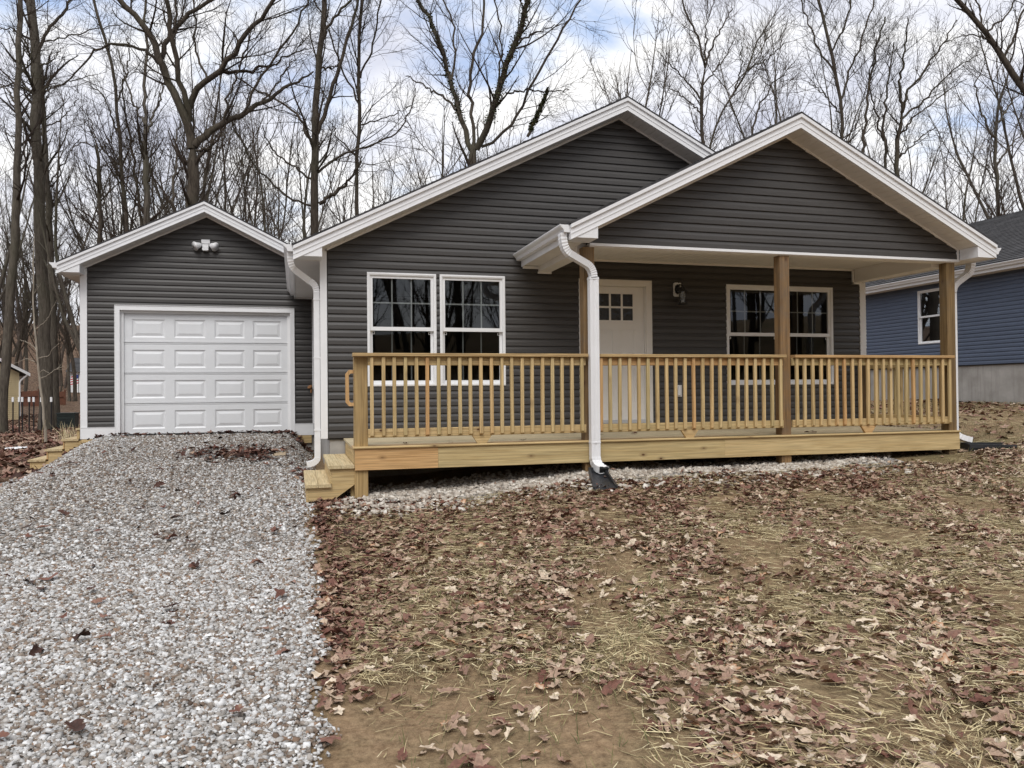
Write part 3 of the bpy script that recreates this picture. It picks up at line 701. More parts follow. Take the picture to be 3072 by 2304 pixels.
for r in range(4):
    z0 = DZ0+r*sh_; z1 = z0+sh_
    pz0, pz1 = z0+0.135*sh_+0.02, z0+0.77*sh_
    xs = [(DX0+(a/828)*(DX1-DX0), DX0+(b_/828)*(DX1-DX0)) for a, b_ in cols]
    mb = MB(); za, zb_ = z0+0.006, z1-0.006
    # section skin around the panel recesses, with moulded rail lines
    e = [DX0] + [q for p in xs for q in p] + [DX1]
    mb.box(DX0, DX1, yd0, yd0+0.02, za+0.03, pz0); mb.box(DX0, DX1, yd0, yd0+0.02, pz1, zb_-0.045)
    mb.box(DX0, DX1, yd0-0.004, yd0+0.02, za, za+0.0295); mb.box(DX0, DX1, yd0+0.003, yd0+0.02, zb_-0.0445, zb_-0.016); mb.box(DX0, DX1, yd0-0.002, yd0+0.02, zb_-0.0155, zb_)
    for i in range(0, len(e), 2): mb.box(e[i], e[i+1], yd0, yd0+0.02, pz0, pz1)
    part('door_section', mb, 'garage_white', gd, recalc=False)
    for (a, b_) in xs:
        pm = MB(); o = yd0; rc = 0.014
        def ring(i, y): return [(a+i, y, pz0+i), (b_-i, y, pz0+i), (b_-i, y, pz1-i), (a+i, y, pz1-i)]
        R = [ring(0, o), ring(0.022, o+rc), ring(0.034, o+rc), ring(0.075, o+0.003), ring(0.09, o+0.003)]
        for q in R: pm.v += q
        for s in range(4):
            for j in range(4): pm.f.append((s*4+j, s*4+(j+1) % 4, (s+1)*4+(j+1) % 4, (s+1)*4+j))
        pm.f.append((16, 17, 18, 19)); part('raised_panel', pm, 'garage_white', gd, recalc=False)
mb = MB(); mb.box(DX0, DX1, yd0-0.004, yd0+0.05, DZ0-0.045, DZ0-0.001); part('weather_seal', mb, 'rubber', gd)
# garage roof
GYF = GY-0.33; xge = GRX-(GE+GRX)      # left eave x = -4.158
roof_slope(garage, GRX, GRZ, -GE, gz(-GE), GYF-0.02, 10.3); roof_slope(garage, GRX, GRZ, 0.28, gz(0.28), GYF-0.02, 10.3)
rake_fascia(garage, GRX, GRZ, -GE, gz(-GE), GYF); rake_fascia(garage, GRX, GRZ, 0.25, gz(0.25), GYF)
rake_soffit(garage, GRX, GRZ-0.005, -3.92, gz(-3.92)-0.005, GYF+0.031, GY-0.023); rake_soffit(garage, GRX, GRZ-0.005, 0.1, gz(0.1)-0.005, GYF+0.031, GY-0.023)
for xe in (GX0, 0.1):
    mb = MB(); mb.prism(rake_pts(xe, gz(xe), GRX, GRZ, 0.196, 0.226), GY-0.024, GY-0.001); part('frieze_strip', mb, 'soffit_white', garage)
eave_return(garage, -GE+0.004, -3.825, 2.622, gz, GYF, GY-0.026)
mb = MB(); mb.box(-GE+0.02, GX0-0.022, GYF+0.3, 10.2, 2.612, 2.621); part('eave_soffit', mb, 'soffit_white', garage)
mb = MB(); mb.box(-GE, -GE+0.019, GYF+0.024, 10.2, 2.605, 2.765); part('eave_fascia', mb, 'white_metal', garage)
gutter(garage, -GE-0.002, 2.690, GYF+0.02, 10.2, -1)

# ------------------------------------------------------------------ front porch (deck, posts, rails, gable roof)
porch = thing('porch', 'timber front porch with baluster railing, square posts and gabled roof', 'porch', (4.3, -0.9, -0.45))
PY = -1.716; PX0, PX1 = 3.002, 8.405; PRX, PRZ = 5.70, 4.047; PE0, PE1 = 2.637, 8.735
def pz(x): return PRZ - 0.5*abs(x-PRX)
MP = y_map(PY)
mb = MB(); mb.prism([(PX0, 2.35), (PX1, 2.35), (PX1, pz(PX1)-0.19), (PRX, PRZ-0.19), (PX0, pz(PX0)-0.19)], PY+0.002, PY+0.14)
pg = part('gable_wall', mb, 'sheathing', porch)
siding(pg, 'siding_dark', MP, lambda z: max(PX0+0.01, PRX-2*(PRZ-0.214-z)), lambda z: min(PX1-0.012, PRX+2*(PRZ-0.214-z)), 2.352, PRZ-0.21)
mb = MB(); mb.box(PX0-0.01, PX1+0.02, PY-0.026, PY+0.002, 2.318, 2.350); part('header_band', mb, 'white_vinyl', porch)
mb = MB(); mb.box(PX0-0.01, PX1+0.018, PY+0.0025, PY+0.14, 2.306, 2.3495); part('header_beam', mb, 'soffit_white', porch)
mb = MB(); mb.box(PX1-0.011, PX1+0.019, PY-0.022, PY+0.001, 2.3505, 2.50); part('gable_corner', mb, 'white_vinyl', porch)
for (x0, x1) in ((2.886, 3.065), (8.112, 8.262)):
    mb = MB(); mb.box(x0, x1, PY+0.145, -0.018, 2.262, 2.50); part('side_beam', mb, 'soffit_white', porch)
mb = MB(); mb.box(8.263, 8.40, PY+0.145, -0.018, 2.315, 2.49); part('side_beam', mb, 'soffit_white', porch)
cl = part('ceiling', MB().box(3.066, 8.11, PY+0.142, -0.018, 2.482, 2.52), 'soffit_white', porch)
n = 50; w = (8.11-3.066)/n; src = None
for i in range(n):
    x0 = 3.066+i*w+0.003
    if src is None: src = part('ceiling_panel', MB().box(x0, x0+w-0.006, PY+0.143, -0.02, 2.470, 2.4815), 'soffit_white', cl); w0 = WL[src].copy()
    else: copy_at(src, w0+np.array([i*w, 0, 0]), cl)
mb = MB(); mb.box(3.067, 8.111, -0.034, -0.0205, 2.440, 2.469); part('ceiling_trim', mb, 'soffit_white', porch)
mb = MB(); mb.box(8.075, 8.098, -0.045, -0.0185, 2.24, 2.439); mb.box(8.075, 8.24, -0.045, -0.0185, 2.235, 2.261); part('beam_trim', mb, 'white_vinyl', porch)
mb = MB(); mb.box(2.875, 3.075, -0.04, -0.0185, 2.236, 2.2615); part('beam_trim', mb, 'white_vinyl', porch)
PYF = -2.045
roof_slope(porch, PRX, PRZ, PE0, pz(PE0), PYF-0.02, -0.017); roof_slope(porch, PRX, PRZ, PE1, pz(PE1), PYF-0.02, 0.8)
rake_fascia(porch, PRX, PRZ, PE0, pz(PE0), PYF); rake_fascia(porch, PRX, PRZ, PE1, pz(PE1), PYF)
rake_soffit(porch, PRX, PRZ-0.005, 2.90, pz(2.90)-0.005, PYF+0.031, PY-0.023); rake_soffit(porch, PRX, PRZ-0.005, 8.55, pz(8.55)-0.005, PYF+0.031, PY-0.023)
for xe in (PX0, PX1+0.02):
    mb = MB(); mb.prism(rake_pts(xe, pz(xe), PRX, PRZ, 0.196, 0.226), PY-0.024, PY-0.001); part('frieze_strip', mb, 'soffit_white', porch)
eave_return(porch, PE0+0.004, 2.972, 2.346, pz, PYF, PY-0.027); eave_return(porch, PE1-0.004, 8.43, 2.335, pz, PYF, PY-0.027)
sf = part('eave_soffit', MB().box(PE0+0.02, 2.885, PY-0.02, -0.02, 2.346, 2.352), 'soffit_white', porch)
src = None
for i in range(16):
    y0 = PY-0.018+i*0.1045
    if src is None: src = part('soffit_panel', MB().box(PE0+0.021, 2.884, y0, y0+0.099, 2.338, 2.3455), 'soffit_white', sf); w0 = WL[src].copy()
    else: copy_at(src, w0+np.array([0, i*0.1045, 0]), sf)
mb = MB(); mb.box(PE0, PE0+0.019, PYF+0.024, -0.02, 2.325, 2.505); part('eave_fascia', mb, 'white_metal', porch)
mb = MB(); mb.box(PE0+0.02, 2.885, -0.04, -0.0185, 2.300, 2.3375); part('soffit_trim', mb, 'white_vinyl', porch)
mb = MB(); mb.box(8.401, PE1-0.02, PY-0.02, 0.0, 2.335, 2.345); part('eave_soffit', mb, 'soffit_white', porch)
mb = MB(); mb.box(PE1-0.019, PE1, PYF+0.024, 0.0, 2.325, 2.49); part('eave_fascia', mb, 'white_metal', porch)
gutter(porch, PE0-0.002, 2.405, PYF+0.03, -0.02, -1); gutter(porch, PE1+0.002, 2.39, PYF+0.03, -0.02, 1)
# porch-left downspout in front of the post
S2 = pipe_sec(0.112, 0.082)
dp = part('downspout', MB().sweep([(2.995, -1.81, 1.93), (2.995, -1.81, -0.18)], S2, (1, 0, 0)), 'white_metal', porch)
crimp_elbow('elbow', dp, (2.575, -1.93, 2.405), (2.665, -1.91, 2.175), (2.575, -1.93, 2.225), S, (0, 1, 0), 16)
part('offset_pipe', MB().sweep([(2.665, -1.91, 2.175), (2.895, -1.84, 2.08)], S, (0, 1, 0)), 'white_metal', dp)
crimp_elbow('elbow', dp, (2.895, -1.84, 2.08), (2.995, -1.81, 1.93), (2.985, -1.815, 2.045), S, (0, 1, 0), 16)
crimp_elbow('elbow', dp, (2.995, -1.81, -0.18), (3.05, -1.96, -0.335), (3.0, -1.815, -0.32), S2, (1, 0, 0), 10)
mb = MB(); mb.sweep([(3.047, -1.952, -0.328), (3.052, -1.964, -0.338)], [(a*0.86, b_*0.86) for a, b_ in S2], (1, 0, 0)); part('outlet_shade_plug', mb, 'rubber', dp)  # dark plug in seal rubber stands in for the shade inside the pipe
for z in (1.90, -0.03): part('strap', MB().box(2.936, 3.054, -1.854, -1.765, z, z+0.018), 'white_metal', dp)
# porch-right downspout behind the corner post
dr = part('downspout', MB().sweep([(8.50, -1.53, 1.93), (8.50, -1.53, -0.02)], S, (1, 0, 0)), 'white_metal', porch)
crimp_elbow('elbow', dr, (8.79, -1.58, 2.39), (8.72, -1.57, 2.17), (8.79, -1.58, 2.21), S, (0, 1, 0))
part('offset_pipe', MB().sweep([(8.72, -1.57, 2.17), (8.57, -1.54, 2.06)], S, (0, 1, 0)), 'white_metal', dr)
crimp_elbow('elbow', dr, (8.57, -1.54, 2.06), (8.50, -1.53, 1.93), (8.51, -1.53, 2.01), S, (0, 1, 0))
crimp_elbow('elbow', dr, (8.50, -1.53, -0.02), (8.70, -1.60, -0.145), (8.50, -1.53, -0.10), S, (0, 1, 0))
# deck
rows = [(-1.771+i*0.1428, -1.771+(i+1)*0.1428-0.005) for i in range(12)] + [(-1.771+12*0.1428, -0.02)]
for i, (y0, y1) in enumerate(rows):
    j = (3.1, 4.9, 6.2)[i % 3]
    for (a, b_) in ((0.20, j-0.0015), (j+0.0015, 8.382)):
        part('deck_board', MB().cbox(a, b_, y0, y1, -0.0255, 0.0, 0.003 if i else 0.008), 'deck_pine' if i else 'pine_x', porch)
for (a, b_) in ((0.221, 1.1385), (1.1405, 4.757), (4.759, 8.38)):
    part('rim_board', MB().cbox(a, b_, -1.746, -1.7165, -0.2605, -0.026, 0.003), 'pine_x', porch)
part('rim_board', MB().cbox(0.2205, 0.258, -1.716, -0.01, -0.2605, -0.026, 0.003), 'pine_y', porch)
part('rim_board', MB().cbox(8.342, 8.3795, -1.716, -0.01, -0.2605, -0.026, 0.003), 'pine_y', porch)
src = None
for i in range(19):
    x = 0.62+i*0.41
    if src is None: src = part('joist', MB().box(x, x+0.038, -1.716, -0.03, -0.2605, -0.0265), 'pine_y', porch); w0 = WL[src].copy()
    else: copy_at(src, w0+np.array([i*0.41, 0, 0]), porch)
for (x0, x1, top, mat) in ((0.2185, 0.3655, 0.984, 'post_pine'), (2.913, 3.053, 2.305, 'post_brown'), (5.600, 5.740, 2.305, 'post_brown'), (8.235, 8.373, 2.305, 'post_brown')):
    gz_ = float(ground_z((x0+x1)/2, PY)) - 0.15
    part('post', MB().cbox(x0, x1, PY+0.001, PY+0.141, gz_, top, 0.006), mat, porch)
part('rail_post', MB().cbox(8.235, 8.324, -0.115, -0.026, 0.001, 0.984, 0.004), 'post_brown', porch)
# rails and balusters
SP = [(0.366, 2.912, 0.2, 2.925), (3.054, 5.599, 3.054, 5.615), (5.741, 8.234, 5.741, 8.25)]
B1 = [0.409+i*(2.854-0.409)/20 for i in range(21)]
B2 = [3.092+i*(5.545-3.092)/20 for i in range(21)]
B3 = [5.783+i*(8.195-5.783)/20 for i in range(21)]
for (a, b_, ca, cb) in SP:
    part('cap_rail', MB().cbox(ca, cb, -1.815, -1.70, 0.986, 1.024, 0.005), 'cap_pine', porch)
    part('top_rail', MB().cbox(a, b_, -1.755, -1.7175, 0.890, 0.9855, 0.004), 'pine_x', porch)
    part('bottom_rail', MB().cbox(a, b_, -1.755, -1.7175, 0.094, 0.190, 0.004), 'pine_x', porch)
bal = MB(); bal.add([(-.019, -.019, 0.0), (.019, -.019, 0.0), (.019, .019, -0.0), (-.019, .019, -0.0)], [])
def baluster_mesh():
    mb = MB(); c = 0.004; sec = [(-.019+c, -.019), (.019-c, -.019), (.019, -.019+c), (.019, .019-c), (.019-c, .019), (-.019+c, .019), (-.019, .019-c), (-.019, -.019+c)]
    vs = [(a, b_, -0.44 + (0.022 if b_ < 0 else 0.0)) for a, b_ in sec] + [(a, b_, 0.445) for a, b_ in sec]
    mb.add(vs, [(i, (i+1) % 8, 8+(i+1) % 8, 8+i) for i in range(8)] + [tuple(range(8))[::-1], tuple(range(8, 16))]); return mb
src = None
for x in B1+B2+B3:
    p = np.array([x+random.uniform(-.004, .004), -1.7755, 0.540+random.uniform(-.004, .003)])
    if src is None: src = part('baluster', baluster_mesh(), 'pine_z', porch); o = src
    else: o = copy_at(src, p, porch)
    o.location = tuple(p-WL[porch]); o.rotation_euler = (0, rad(random.uniform(-.35, .35)), rad(random.uniform(-3, 3)))
for xc in (1.645, 4.27, 6.89):
    part('rail_block', MB().prism([(xc-0.115, 0.0935), (xc+0.115, 0.0935), (xc+0.05, 0.001), (xc-0.05, 0.001)], -1.757, -1.719), 'pine_x', porch)
# right-hand return railing
part('cap_rail', MB().cbox(8.245, 8.36, PY+0.142, -0.025, 0.986, 1.024, 0.005), 'pine_y', porch)
part('top_rail', MB().cbox(8.262, 8.30, PY+0.142, -0.116, 0.890, 0.9855, 0.004), 'pine_y', porch)
part('bottom_rail', MB().cbox(8.262, 8.30, PY+0.142, -0.116, 0.094, 0.190, 0.004), 'pine_y', porch)
for i in range(11):
    o = copy_at(src, (8.32, -1.50+i*0.1235, 0.54), porch); o.rotation_euler = (0, 0, rad(90))
# grab loop on the first post
C = [(0.217, 0.841), (0.165, 0.841), (0.128, 0.795), (0.128, 0.487), (0.165, 0.444), (0.217, 0.444), (0.217, 0.482), (0.184, 0.482), (0.166, 0.50), (0.166, 0.785), (0.184, 0.803), (0.217, 0.803)]
mb = MB()
vs = [(a, -1.70, b_) for a, b_ in C] + [(a, -1.655, b_) for a, b_ in C]
q = [(0, 1, 10, 11), (1, 2, 9, 10), (2, 3, 8, 9), (3, 4, 7, 8), (4, 5, 6, 7)]
mb.add(vs, q + [tuple(i+12 for i in f[::-1]) for f in q] + [(i, (i+1) % 12, 12+(i+1) % 12, 12+i) for i in range(12)])
part('grab_rail', mb, 'pine_z', porch)

# front steps
steps = thing('wooden_steps', 'two new pine steps at the left end of the porch deck', 'steps', (-0.04, -0.9, -0.65))
for (x0, zt) in ((-0.062, -0.199), (-0.308, -0.397)):
    for k in (0, 1):
        part('tread', MB().cbox(x0+k*0.1405, x0+k*0.1405+0.138, -1.735, -0.05, zt-0.036, zt, 0.004), 'tread_pine', steps)
part('riser', MB().cbox(-0.045, -0.024, -1.70, -0.06, -0.394, -0.237, 0.003), 'pine_y', steps)
part('riser', MB().cbox(-0.296, -0.272, -1.70, -0.06, -0.66, -0.435, 0.003), 'pine_y', steps)
for (y0, y1) in ((-1.70, -1.662), (-0.90, -0.862), (-0.10, -0.062)):
    part('stringer', MB().prism([(-0.271, -0.585), (-0.022, -0.585), (0.2185, -0.415), (0.2185, -0.237), (-0.0235, -0.237), (-0.0235, -0.435), (-0.271, -0.435)], y0, y1), 'pine_x', steps)
part('support_leg', MB().cbox(-0.292, -0.272, -1.703, -1.60, -0.72, -0.586, 0.002), 'pine_z', steps)
part('support_leg', MB().cbox(-0.14, -0.10, -1.5, -1.46, -0.72, -0.58, 0.002), 'pine_z', steps)
part('support_leg', MB().cbox(0.18, 0.2165, -1.62, -1.58, -0.62, -0.36, 0.002), 'pine_z', steps)

# steps on the far side of the garage
bst = thing('wooden_steps', 'weathered wooden steps going down beside the garage corner', 'steps', (-4.3, 4.9, -0.6))
for i, (x0, x1, zt) in enumerate(((-4.26, -3.99, -0.150), (-4.51, -4.24, -0.315), (-4.76, -4.495, -0.485))):
    part('tread', MB().cbox(x0, x1, 4.42, 5.45, zt-0.036, zt, 0.004), 'tread_pine', bst)
    part('riser', MB().box(x0+0.03, x0+0.05, 4.44, 5.43, zt-0.17, zt-0.037), 'pine_y', bst)
part('riser', MB().box(-4.02, -3.975, 4.44, 5.43, -0.148, 0.0), 'pine_y', bst); part('landing', MB().cbox(-4.03, -3.90, 4.42, 5.45, 0.001, 0.03), 'tread_pine', bst)
part('stringer', MB().prism([(-3.90, -0.187), (-4.205, -0.187), (-4.205, -0.352), (-4.455, -0.352), (-4.455, -0.522), (-4.73, -0.522), (-4.73, -0.85), (-3.90, -0.55)], 4.445, 4.485), 'pine_x', bst)

# ------------------------------------------------------------------ fittings
lamp = thing('wall_lantern', 'black caged wall lantern on a white block beside the front door', 'lantern', (5.02, -0.02, 2.07))
part('mount_block', MB().prism([(4.985, 1.965), (5.07, 1.965), (5.085, 1.98), (5.085, 2.155), (5.07, 2.17), (4.985, 2.17), (4.966, 2.155), (4.966, 1.98)], -0.038, -0.012), 'white_vinyl', lamp)
mb = MB(); mb.prism([(5.02+0.045*math.cos(a*math.pi/4), 2.07+0.075*math.sin(a*math.pi/4)) for a in range(8)], -0.055, -0.039); part('back_plate', mb, 'black_metal', lamp)
LX, LY = 5.035, -0.17
mb = MB(); mb.tube([(5.02, -0.05, 2.10), (5.022, -0.10, 2.13), (5.03, -0.15, 2.12), (LX, LY, 2.095)], 0.011, 8)
mb.tube([(LX, LY, 2.09)] + [(LX-0.03+0.032*math.cos(a), LY, 2.16+0.04*math.sin(a)) for a in np.linspace(-0.9, 3.6, 9)], 0.007, 6); part('arm', mb, 'black_metal', lamp, smooth=True)
mb = MB(); mb.tube([(LX, LY, 2.10), (LX, LY, 2.085), (LX, LY, 2.05), (LX, LY, 2.028), (LX, LY, 2.02)], [0.012, 0.035, 0.045, 0.075, 0.072], 12); part('lamp_cap', mb, 'black_metal', lamp)
mb = MB(); mb.tube([(LX, LY, 1.835), (LX, LY, 1.85), (LX, LY, 1.855)], [0.066, 0.07, 0.05], 12); part('lamp_base', mb, 'black_metal', lamp)
b = NB('lantern_glass'); b.set((0.55, 0.55, 0.5), 0.15); b.b.inputs['Transmission Weight'].default_value = 0.75
mb = MB(); mb.tube([(LX, LY, 1.856), (LX, LY, 2.019)], 0.05, 12, False); part('lamp_glass', mb, 'lantern_glass', lamp, smooth=True)
mb = MB()
for k in range(4):
    a0, a1 = k*math.pi/2+0.4, (k+1)*math.pi/2+0.4
    p = lambda a, z: (LX+0.062*math.cos(a), LY+0.062*math.sin(a), z)
    mb.tube([p(a0, 1.85), p(a0, 2.03)], 0.005, 5); mb.tube([p(a0, 1.85), p(a1, 2.03)], 0.0035, 5); mb.tube([p(a1, 1.85), p(a0, 2.03)], 0.0035, 5)
part('cage', mb, 'black_metal', lamp)
ol = thing('wall_outlet', 'white weatherproof outlet low on the wall right of the front door', 'outlet', (5.03, -0.015, 0.575))
part('mount_block', MB().box(4.981, 5.078, -0.034, -0.012, 0.491, 0.660), 'white_vinyl', ol); part('outlet_cover', MB().cbox(5.003, 5.056, -0.065, -0.0345, 0.512, 0.636, 0.01), 'white_metal', ol)
fl = thing('floodlight', 'white twin-head security floodlight under the garage gable', 'floodlight', (-1.904, GY-0.02, 3.2))
part('junction_box', MB().cbox(-1.975, -1.835, GY-0.06, GY-0.012, 3.225, 3.300, 0.008), 'white_metal', fl)
part('sensor', MB().cbox(-1.955, -1.855, GY-0.12, GY-0.0145, 3.100, 3.150, 0.012), 'white_metal', fl)
part('sensor_body', MB().cbox(-1.955, -1.855, GY-0.085, GY-0.013, 3.1505, 3.2145, 0.01), 'white_metal', fl)
for s in (-1, 1):
    c = np.array([-1.904+s*0.095, GY-0.07, 3.20]); dv = np.array([s*0.72, -0.66, -0.38]); dv /= np.linalg.norm(dv)
    mb = MB(); mb.tube([c+dv*t for t in (-0.03, 0.0, 0.03, 0.075, 0.10, 0.098, 0.07, 0.03)], [0.022, 0.040, 0.052, 0.062, 0.082, 0.075, 0.055, 0.035], 16, True); part('lamp_head', mb, 'white_metal', fl, smooth=True)
    mb = MB(); mb.tube([np.array([-1.904+s*0.03, GY-0.05, 3.20]), c], 0.012, 8); part('swivel', mb, 'white_metal', fl)
tp = thing('hose_tap', 'small brass hose tap on the garage wall by the downspout', 'tap', (-0.13, GY-0.06, 0.66))
mb = MB(); mb.tube([(-0.13, GY-0.02, 0.66), (-0.13, GY-0.10, 0.66), (-0.135, GY-0.13, 0.63), (-0.135, GY-0.13, 0.60)], 0.016, 8); part('spout', mb, 'brass', tp)
mb = MB(); mb.tube([(-0.15, GY-0.09, 0.70), (-0.16, GY-0.10, 0.715)], 0.045, 10); mb.tube([(-0.13, GY-0.08, 0.67), (-0.155, GY-0.095, 0.71)], 0.01, 6); part('tap_wheel', mb, 'brass', tp)
def splash_block(label, c, ang, L_, w0, w1):
    gzv = float(ground_z(c[0], c[1])); t = thing('splash_block', label, 'splash block', (c[0], c[1], gzv))
    ca, sa = math.cos(ang), math.sin(ang)
    def wp(u, v_, z): 
        x, y = c[0]+ca*u-sa*v_, c[1]+sa*u+ca*v_; return (x, y, float(ground_z(x, y))+z)
    mb = MB(); mb.add([wp(0, -w0/2, .03), wp(0, w0/2, .03), wp(L_, w1/2, .02), wp(L_, -w1/2, .02), wp(0, -w0/2, .05), wp(0, w0/2, .05), wp(L_, w1/2, .035), wp(L_, -w1/2, .035)],
                      [(3, 2, 1, 0), (4, 5, 6, 7), (0, 1, 5, 4), (1, 2, 6, 5), (2, 3, 7, 6), (3, 0, 4, 7)]); part('tray', mb, 'black_plastic', t)
    for s in (-1, 1):
        mb = MB(); e = 0.022
        for (ua, ub) in ((0, L_),):
            mb.add([wp(ua, s*w0/2, .02), wp(ua, s*(w0/2-e), .02), wp(ub, s*(w1/2-e), .01), wp(ub, s*w1/2, .01), wp(ua, s*w0/2, .11), wp(ua, s*(w0/2-e), .11), wp(ub, s*(w1/2-e), .06), wp(ub, s*w1/2, .06)],
                   [(3, 2, 1, 0), (4, 5, 6, 7), (0, 1, 5, 4), (1, 2, 6, 5), (2, 3, 7, 6), (3, 0, 4, 7)])
        part('side_lip', mb, 'black_plastic', t)
    mb = MB(); mb.add([wp(-0.02, -w0/2, .02), wp(-0.0005, -w0/2, .02), wp(-0.0005, w0/2, .02), wp(-0.02, w0/2, .02), wp(-0.02, -w0/2, .11), wp(-0.0005, -w0/2, .11), wp(-0.0005, w0/2, .11), wp(-0.02, w0/2, .11)],
                      [(3, 2, 1, 0), (4, 5, 6, 7), (0, 1, 5, 4), (1, 2, 6, 5), (2, 3, 7, 6), (3, 0, 4, 7)]); part('end_lip', mb, 'black_plastic', t)
splash_block('black plastic splash block under the downspout amid brown leaves, centre front', (3.0, -1.86), rad(-103), 0.60, 0.20, 0.27)
splash_block('black plastic splash block lying on thin grass at the right end of the porch', (8.62, -1.62), rad(-14), 0.62, 0.22, 0.30)

# ------------------------------------------------------------------ neighbouring blue house
BX = 16.5
bh = thing('house', 'blue-sided house with grey shingled roof on a tall concrete foundation', 'house', (20.5, 4.0, 0.2))
MBX = x_map(BX); BO = [(6.66, 7.58, 1.81, 3.31), (9.645, 10.56, 1.81, 3.31)]
mb = MB(); wall_boxes(mb, MBX, -7.0, 13.5, 1.15, 3.46, BO); bw = part('side_wall', mb, 'sheathing', bh)
siding(bw, 'siding_blue', MBX, lambda z: -6.9, lambda z: 13.4, 1.175, 3.45, BO)
mb = MB(); mb.box(BX+0.005, 24.5, -6.99, -6.9, 1.15, 3.46); mb.box(BX+0.005, 24.5, 13.4, 13.49, 1.15, 3.46); mb.box(24.4, 24.5, -6.89, 13.39, 1.15, 3.46)
for y0 in (-6.99, 13.4): mb.prism([(BX, 3.461), (24.5, 3.461), (20.5, 5.6)], y0, y0+0.09)
part('gable_wall', mb, 'siding_blue', bh)
part('floor', MB().box(BX+0.13, 24.4, -6.85, 13.35, 1.1, 1.149), 'interior', bh); part('partition', MB().box(19.5, 19.6, -6.85, 13.35, 1.15, 3.45), 'interior', bh)
part('foundation', MB().box(BX+0.03, 24.4, -6.85, 13.35, -0.8, 1.1495), 'concrete', bh)
for o in BO: window(bh, MBX, *o, grid=False)
def bz(x): return 5.86-0.5*abs(x-20.5)
roof_slope(bh, 20.5, 5.86, 16.08, bz(16.08), -7.3, 13.8); roof_slope(bh, 20.5, 5.86, 24.9, bz(24.9), -7.3, 13.8)
part('eave_soffit', MB().box(16.10, 16.49, -7.2, 13.7, 3.445, 3.46), 'soffit_white', bh); part('eave_fascia', MB().box(16.08, 16.098, -7.2, 13.7, 3.43, 3.60), 'white_metal', bh)
gutter(bh, 16.078, 3.51, -7.2, 13.7, -1)

# ------------------------------------------------------------------ far houses, fence, bin, stakes
def frame_at(px, py, d):
    p = at_depth(px, py, d); return p
def rot_mb(mb, c, ang):
    ca, sa = math.cos(ang), math.sin(ang)
    mb.v = [(c[0]+ca*x-sa*y, c[1]+sa*x+ca*y, c[2]+z) for x, y, z in mb.v]; return mb
yc = at_depth(58, 1258, 46.0); ya = rad(38)
yh_ = thing('house', 'small yellow-sided house with white gable trim at the left edge', 'house', tuple(yc))
def ypart(name, mb, mat): return part(name, rot_mb(mb, yc, ya), mat, yh_)
mb = MB()
W_, H_ = 6.5, 2.75
# local: u runs left (negative) along the gable wall, front plane at y=0
mb.prism([(-W_, -0.4), (0, -0.4), (0, H_), (-W_/2, H_+1.75), (-W_, H_)], 0.0, 6.0)
wy = part('wall', rot_mb(mb, yc, ya), 'cream_siding', yh_)
mb = MB()
for i in range(26):
    z = 0.0+i*0.11
    mb.box(-W_, -0.08, -0.022, -0.004, z, z+0.012)
part('siding_course', rot_mb(mb, yc, ya), 'cream_siding', wy, kind='stuff')
for s in (0, 1):
    mb = MB(); xa = 0.45 if s == 0 else -W_-0.45
    mb.prism([(-W_/2, H_+1.98), (xa, H_-0.02), (xa, H_-0.16), (-W_/2, H_+1.84)], -0.35, 6.3); ypart('roof', mb, 'shingle')
    mb = MB(); mb.prism([(-W_/2, H_+1.98), (xa, H_-0.02), (xa, H_-0.20), (-W_/2, H_+1.80)], -0.39, -0.352); ypart('fascia', mb, 'white_vinyl')
mb = MB(); frame_uv(mb, lambda u, o, z: (u, -0.004-o, z), -1.35, -0.75, 0.35, 2.05, 0.07, 0.0, 0.04); mb.box(-1.28, -0.82, -0.03, -0.01, 1.17, 1.23); wf = ypart('window', mb, 'white_vinyl')
mb = MB(); mb.box(-1.28, -0.82, -0.009, -0.005, 0.42, 1.98); part('pane', rot_mb(mb, yc, ya), 'window_glass', wf)
mb = MB(); mb.tube([(0.35, -0.3, H_-0.1), (0.05, -0.06, H_-0.45), (0.0, -0.06, H_-0.6), (0.0, -0.06, 0.2)], 0.05, 8); ypart('downspout', mb, 'white_metal')
wc = at_depth(250, 1181, 82.0)
wh = thing('house', 'distant white-sided house seen between the tree trunks', 'house', tuple(wc))
part('wall', MB().box(wc[0]-1.35, wc[0]+6, wc[1], wc[1]+5, wc[2]-0.6, wc[2]+2.3), 'white_vinyl', wh)
part('roof', MB().prism([(wc[1]-0.4, wc[2]+2.3), (wc[1]+5.4, wc[2]+2.3), (wc[1]+2.5, wc[2]+3.9)], wc[0]-1.6, wc[0]+6.2, 'x'), 'shingle', wh)
part('downspout', MB().box(wc[0]-1.3, wc[0]-1.2, wc[1]-0.1, wc[1]-0.005, wc[2]-0.3, wc[2]+2.2), 'white_metal', wh)
fc = at_depth(236, 1172, 80.0)
flg = thing('flag', 'small red and white striped flag on a pole before the white house', 'flag', (fc[0], fc[1]-0.5, fc[2]))
part('flag_pole', MB().tube([(fc[0], fc[1], fc[2]-0.6), (fc[0], fc[1], fc[2]+1.75)], 0.03, 6), 'black_metal', flg)
for i in range(7):
    mb = MB(); x0 = fc[0]+0.02 - 0.05*i*0.3; mb.add([(x0-0.9+0.05*i, fc[1]-0.03, fc[2]+0.55+i*0.13), (x0, fc[1], fc[2]+0.75+i*0.13), (x0, fc[1], fc[2]+0.88+i*0.13), (x0-0.9+0.05*i, fc[1]-0.03, fc[2]+0.68+i*0.13)], [(0, 1, 2, 3)])
    part('stripe', mb, 'flag_red' if i % 2 == 0 else 'white_vinyl', flg, recalc=False)
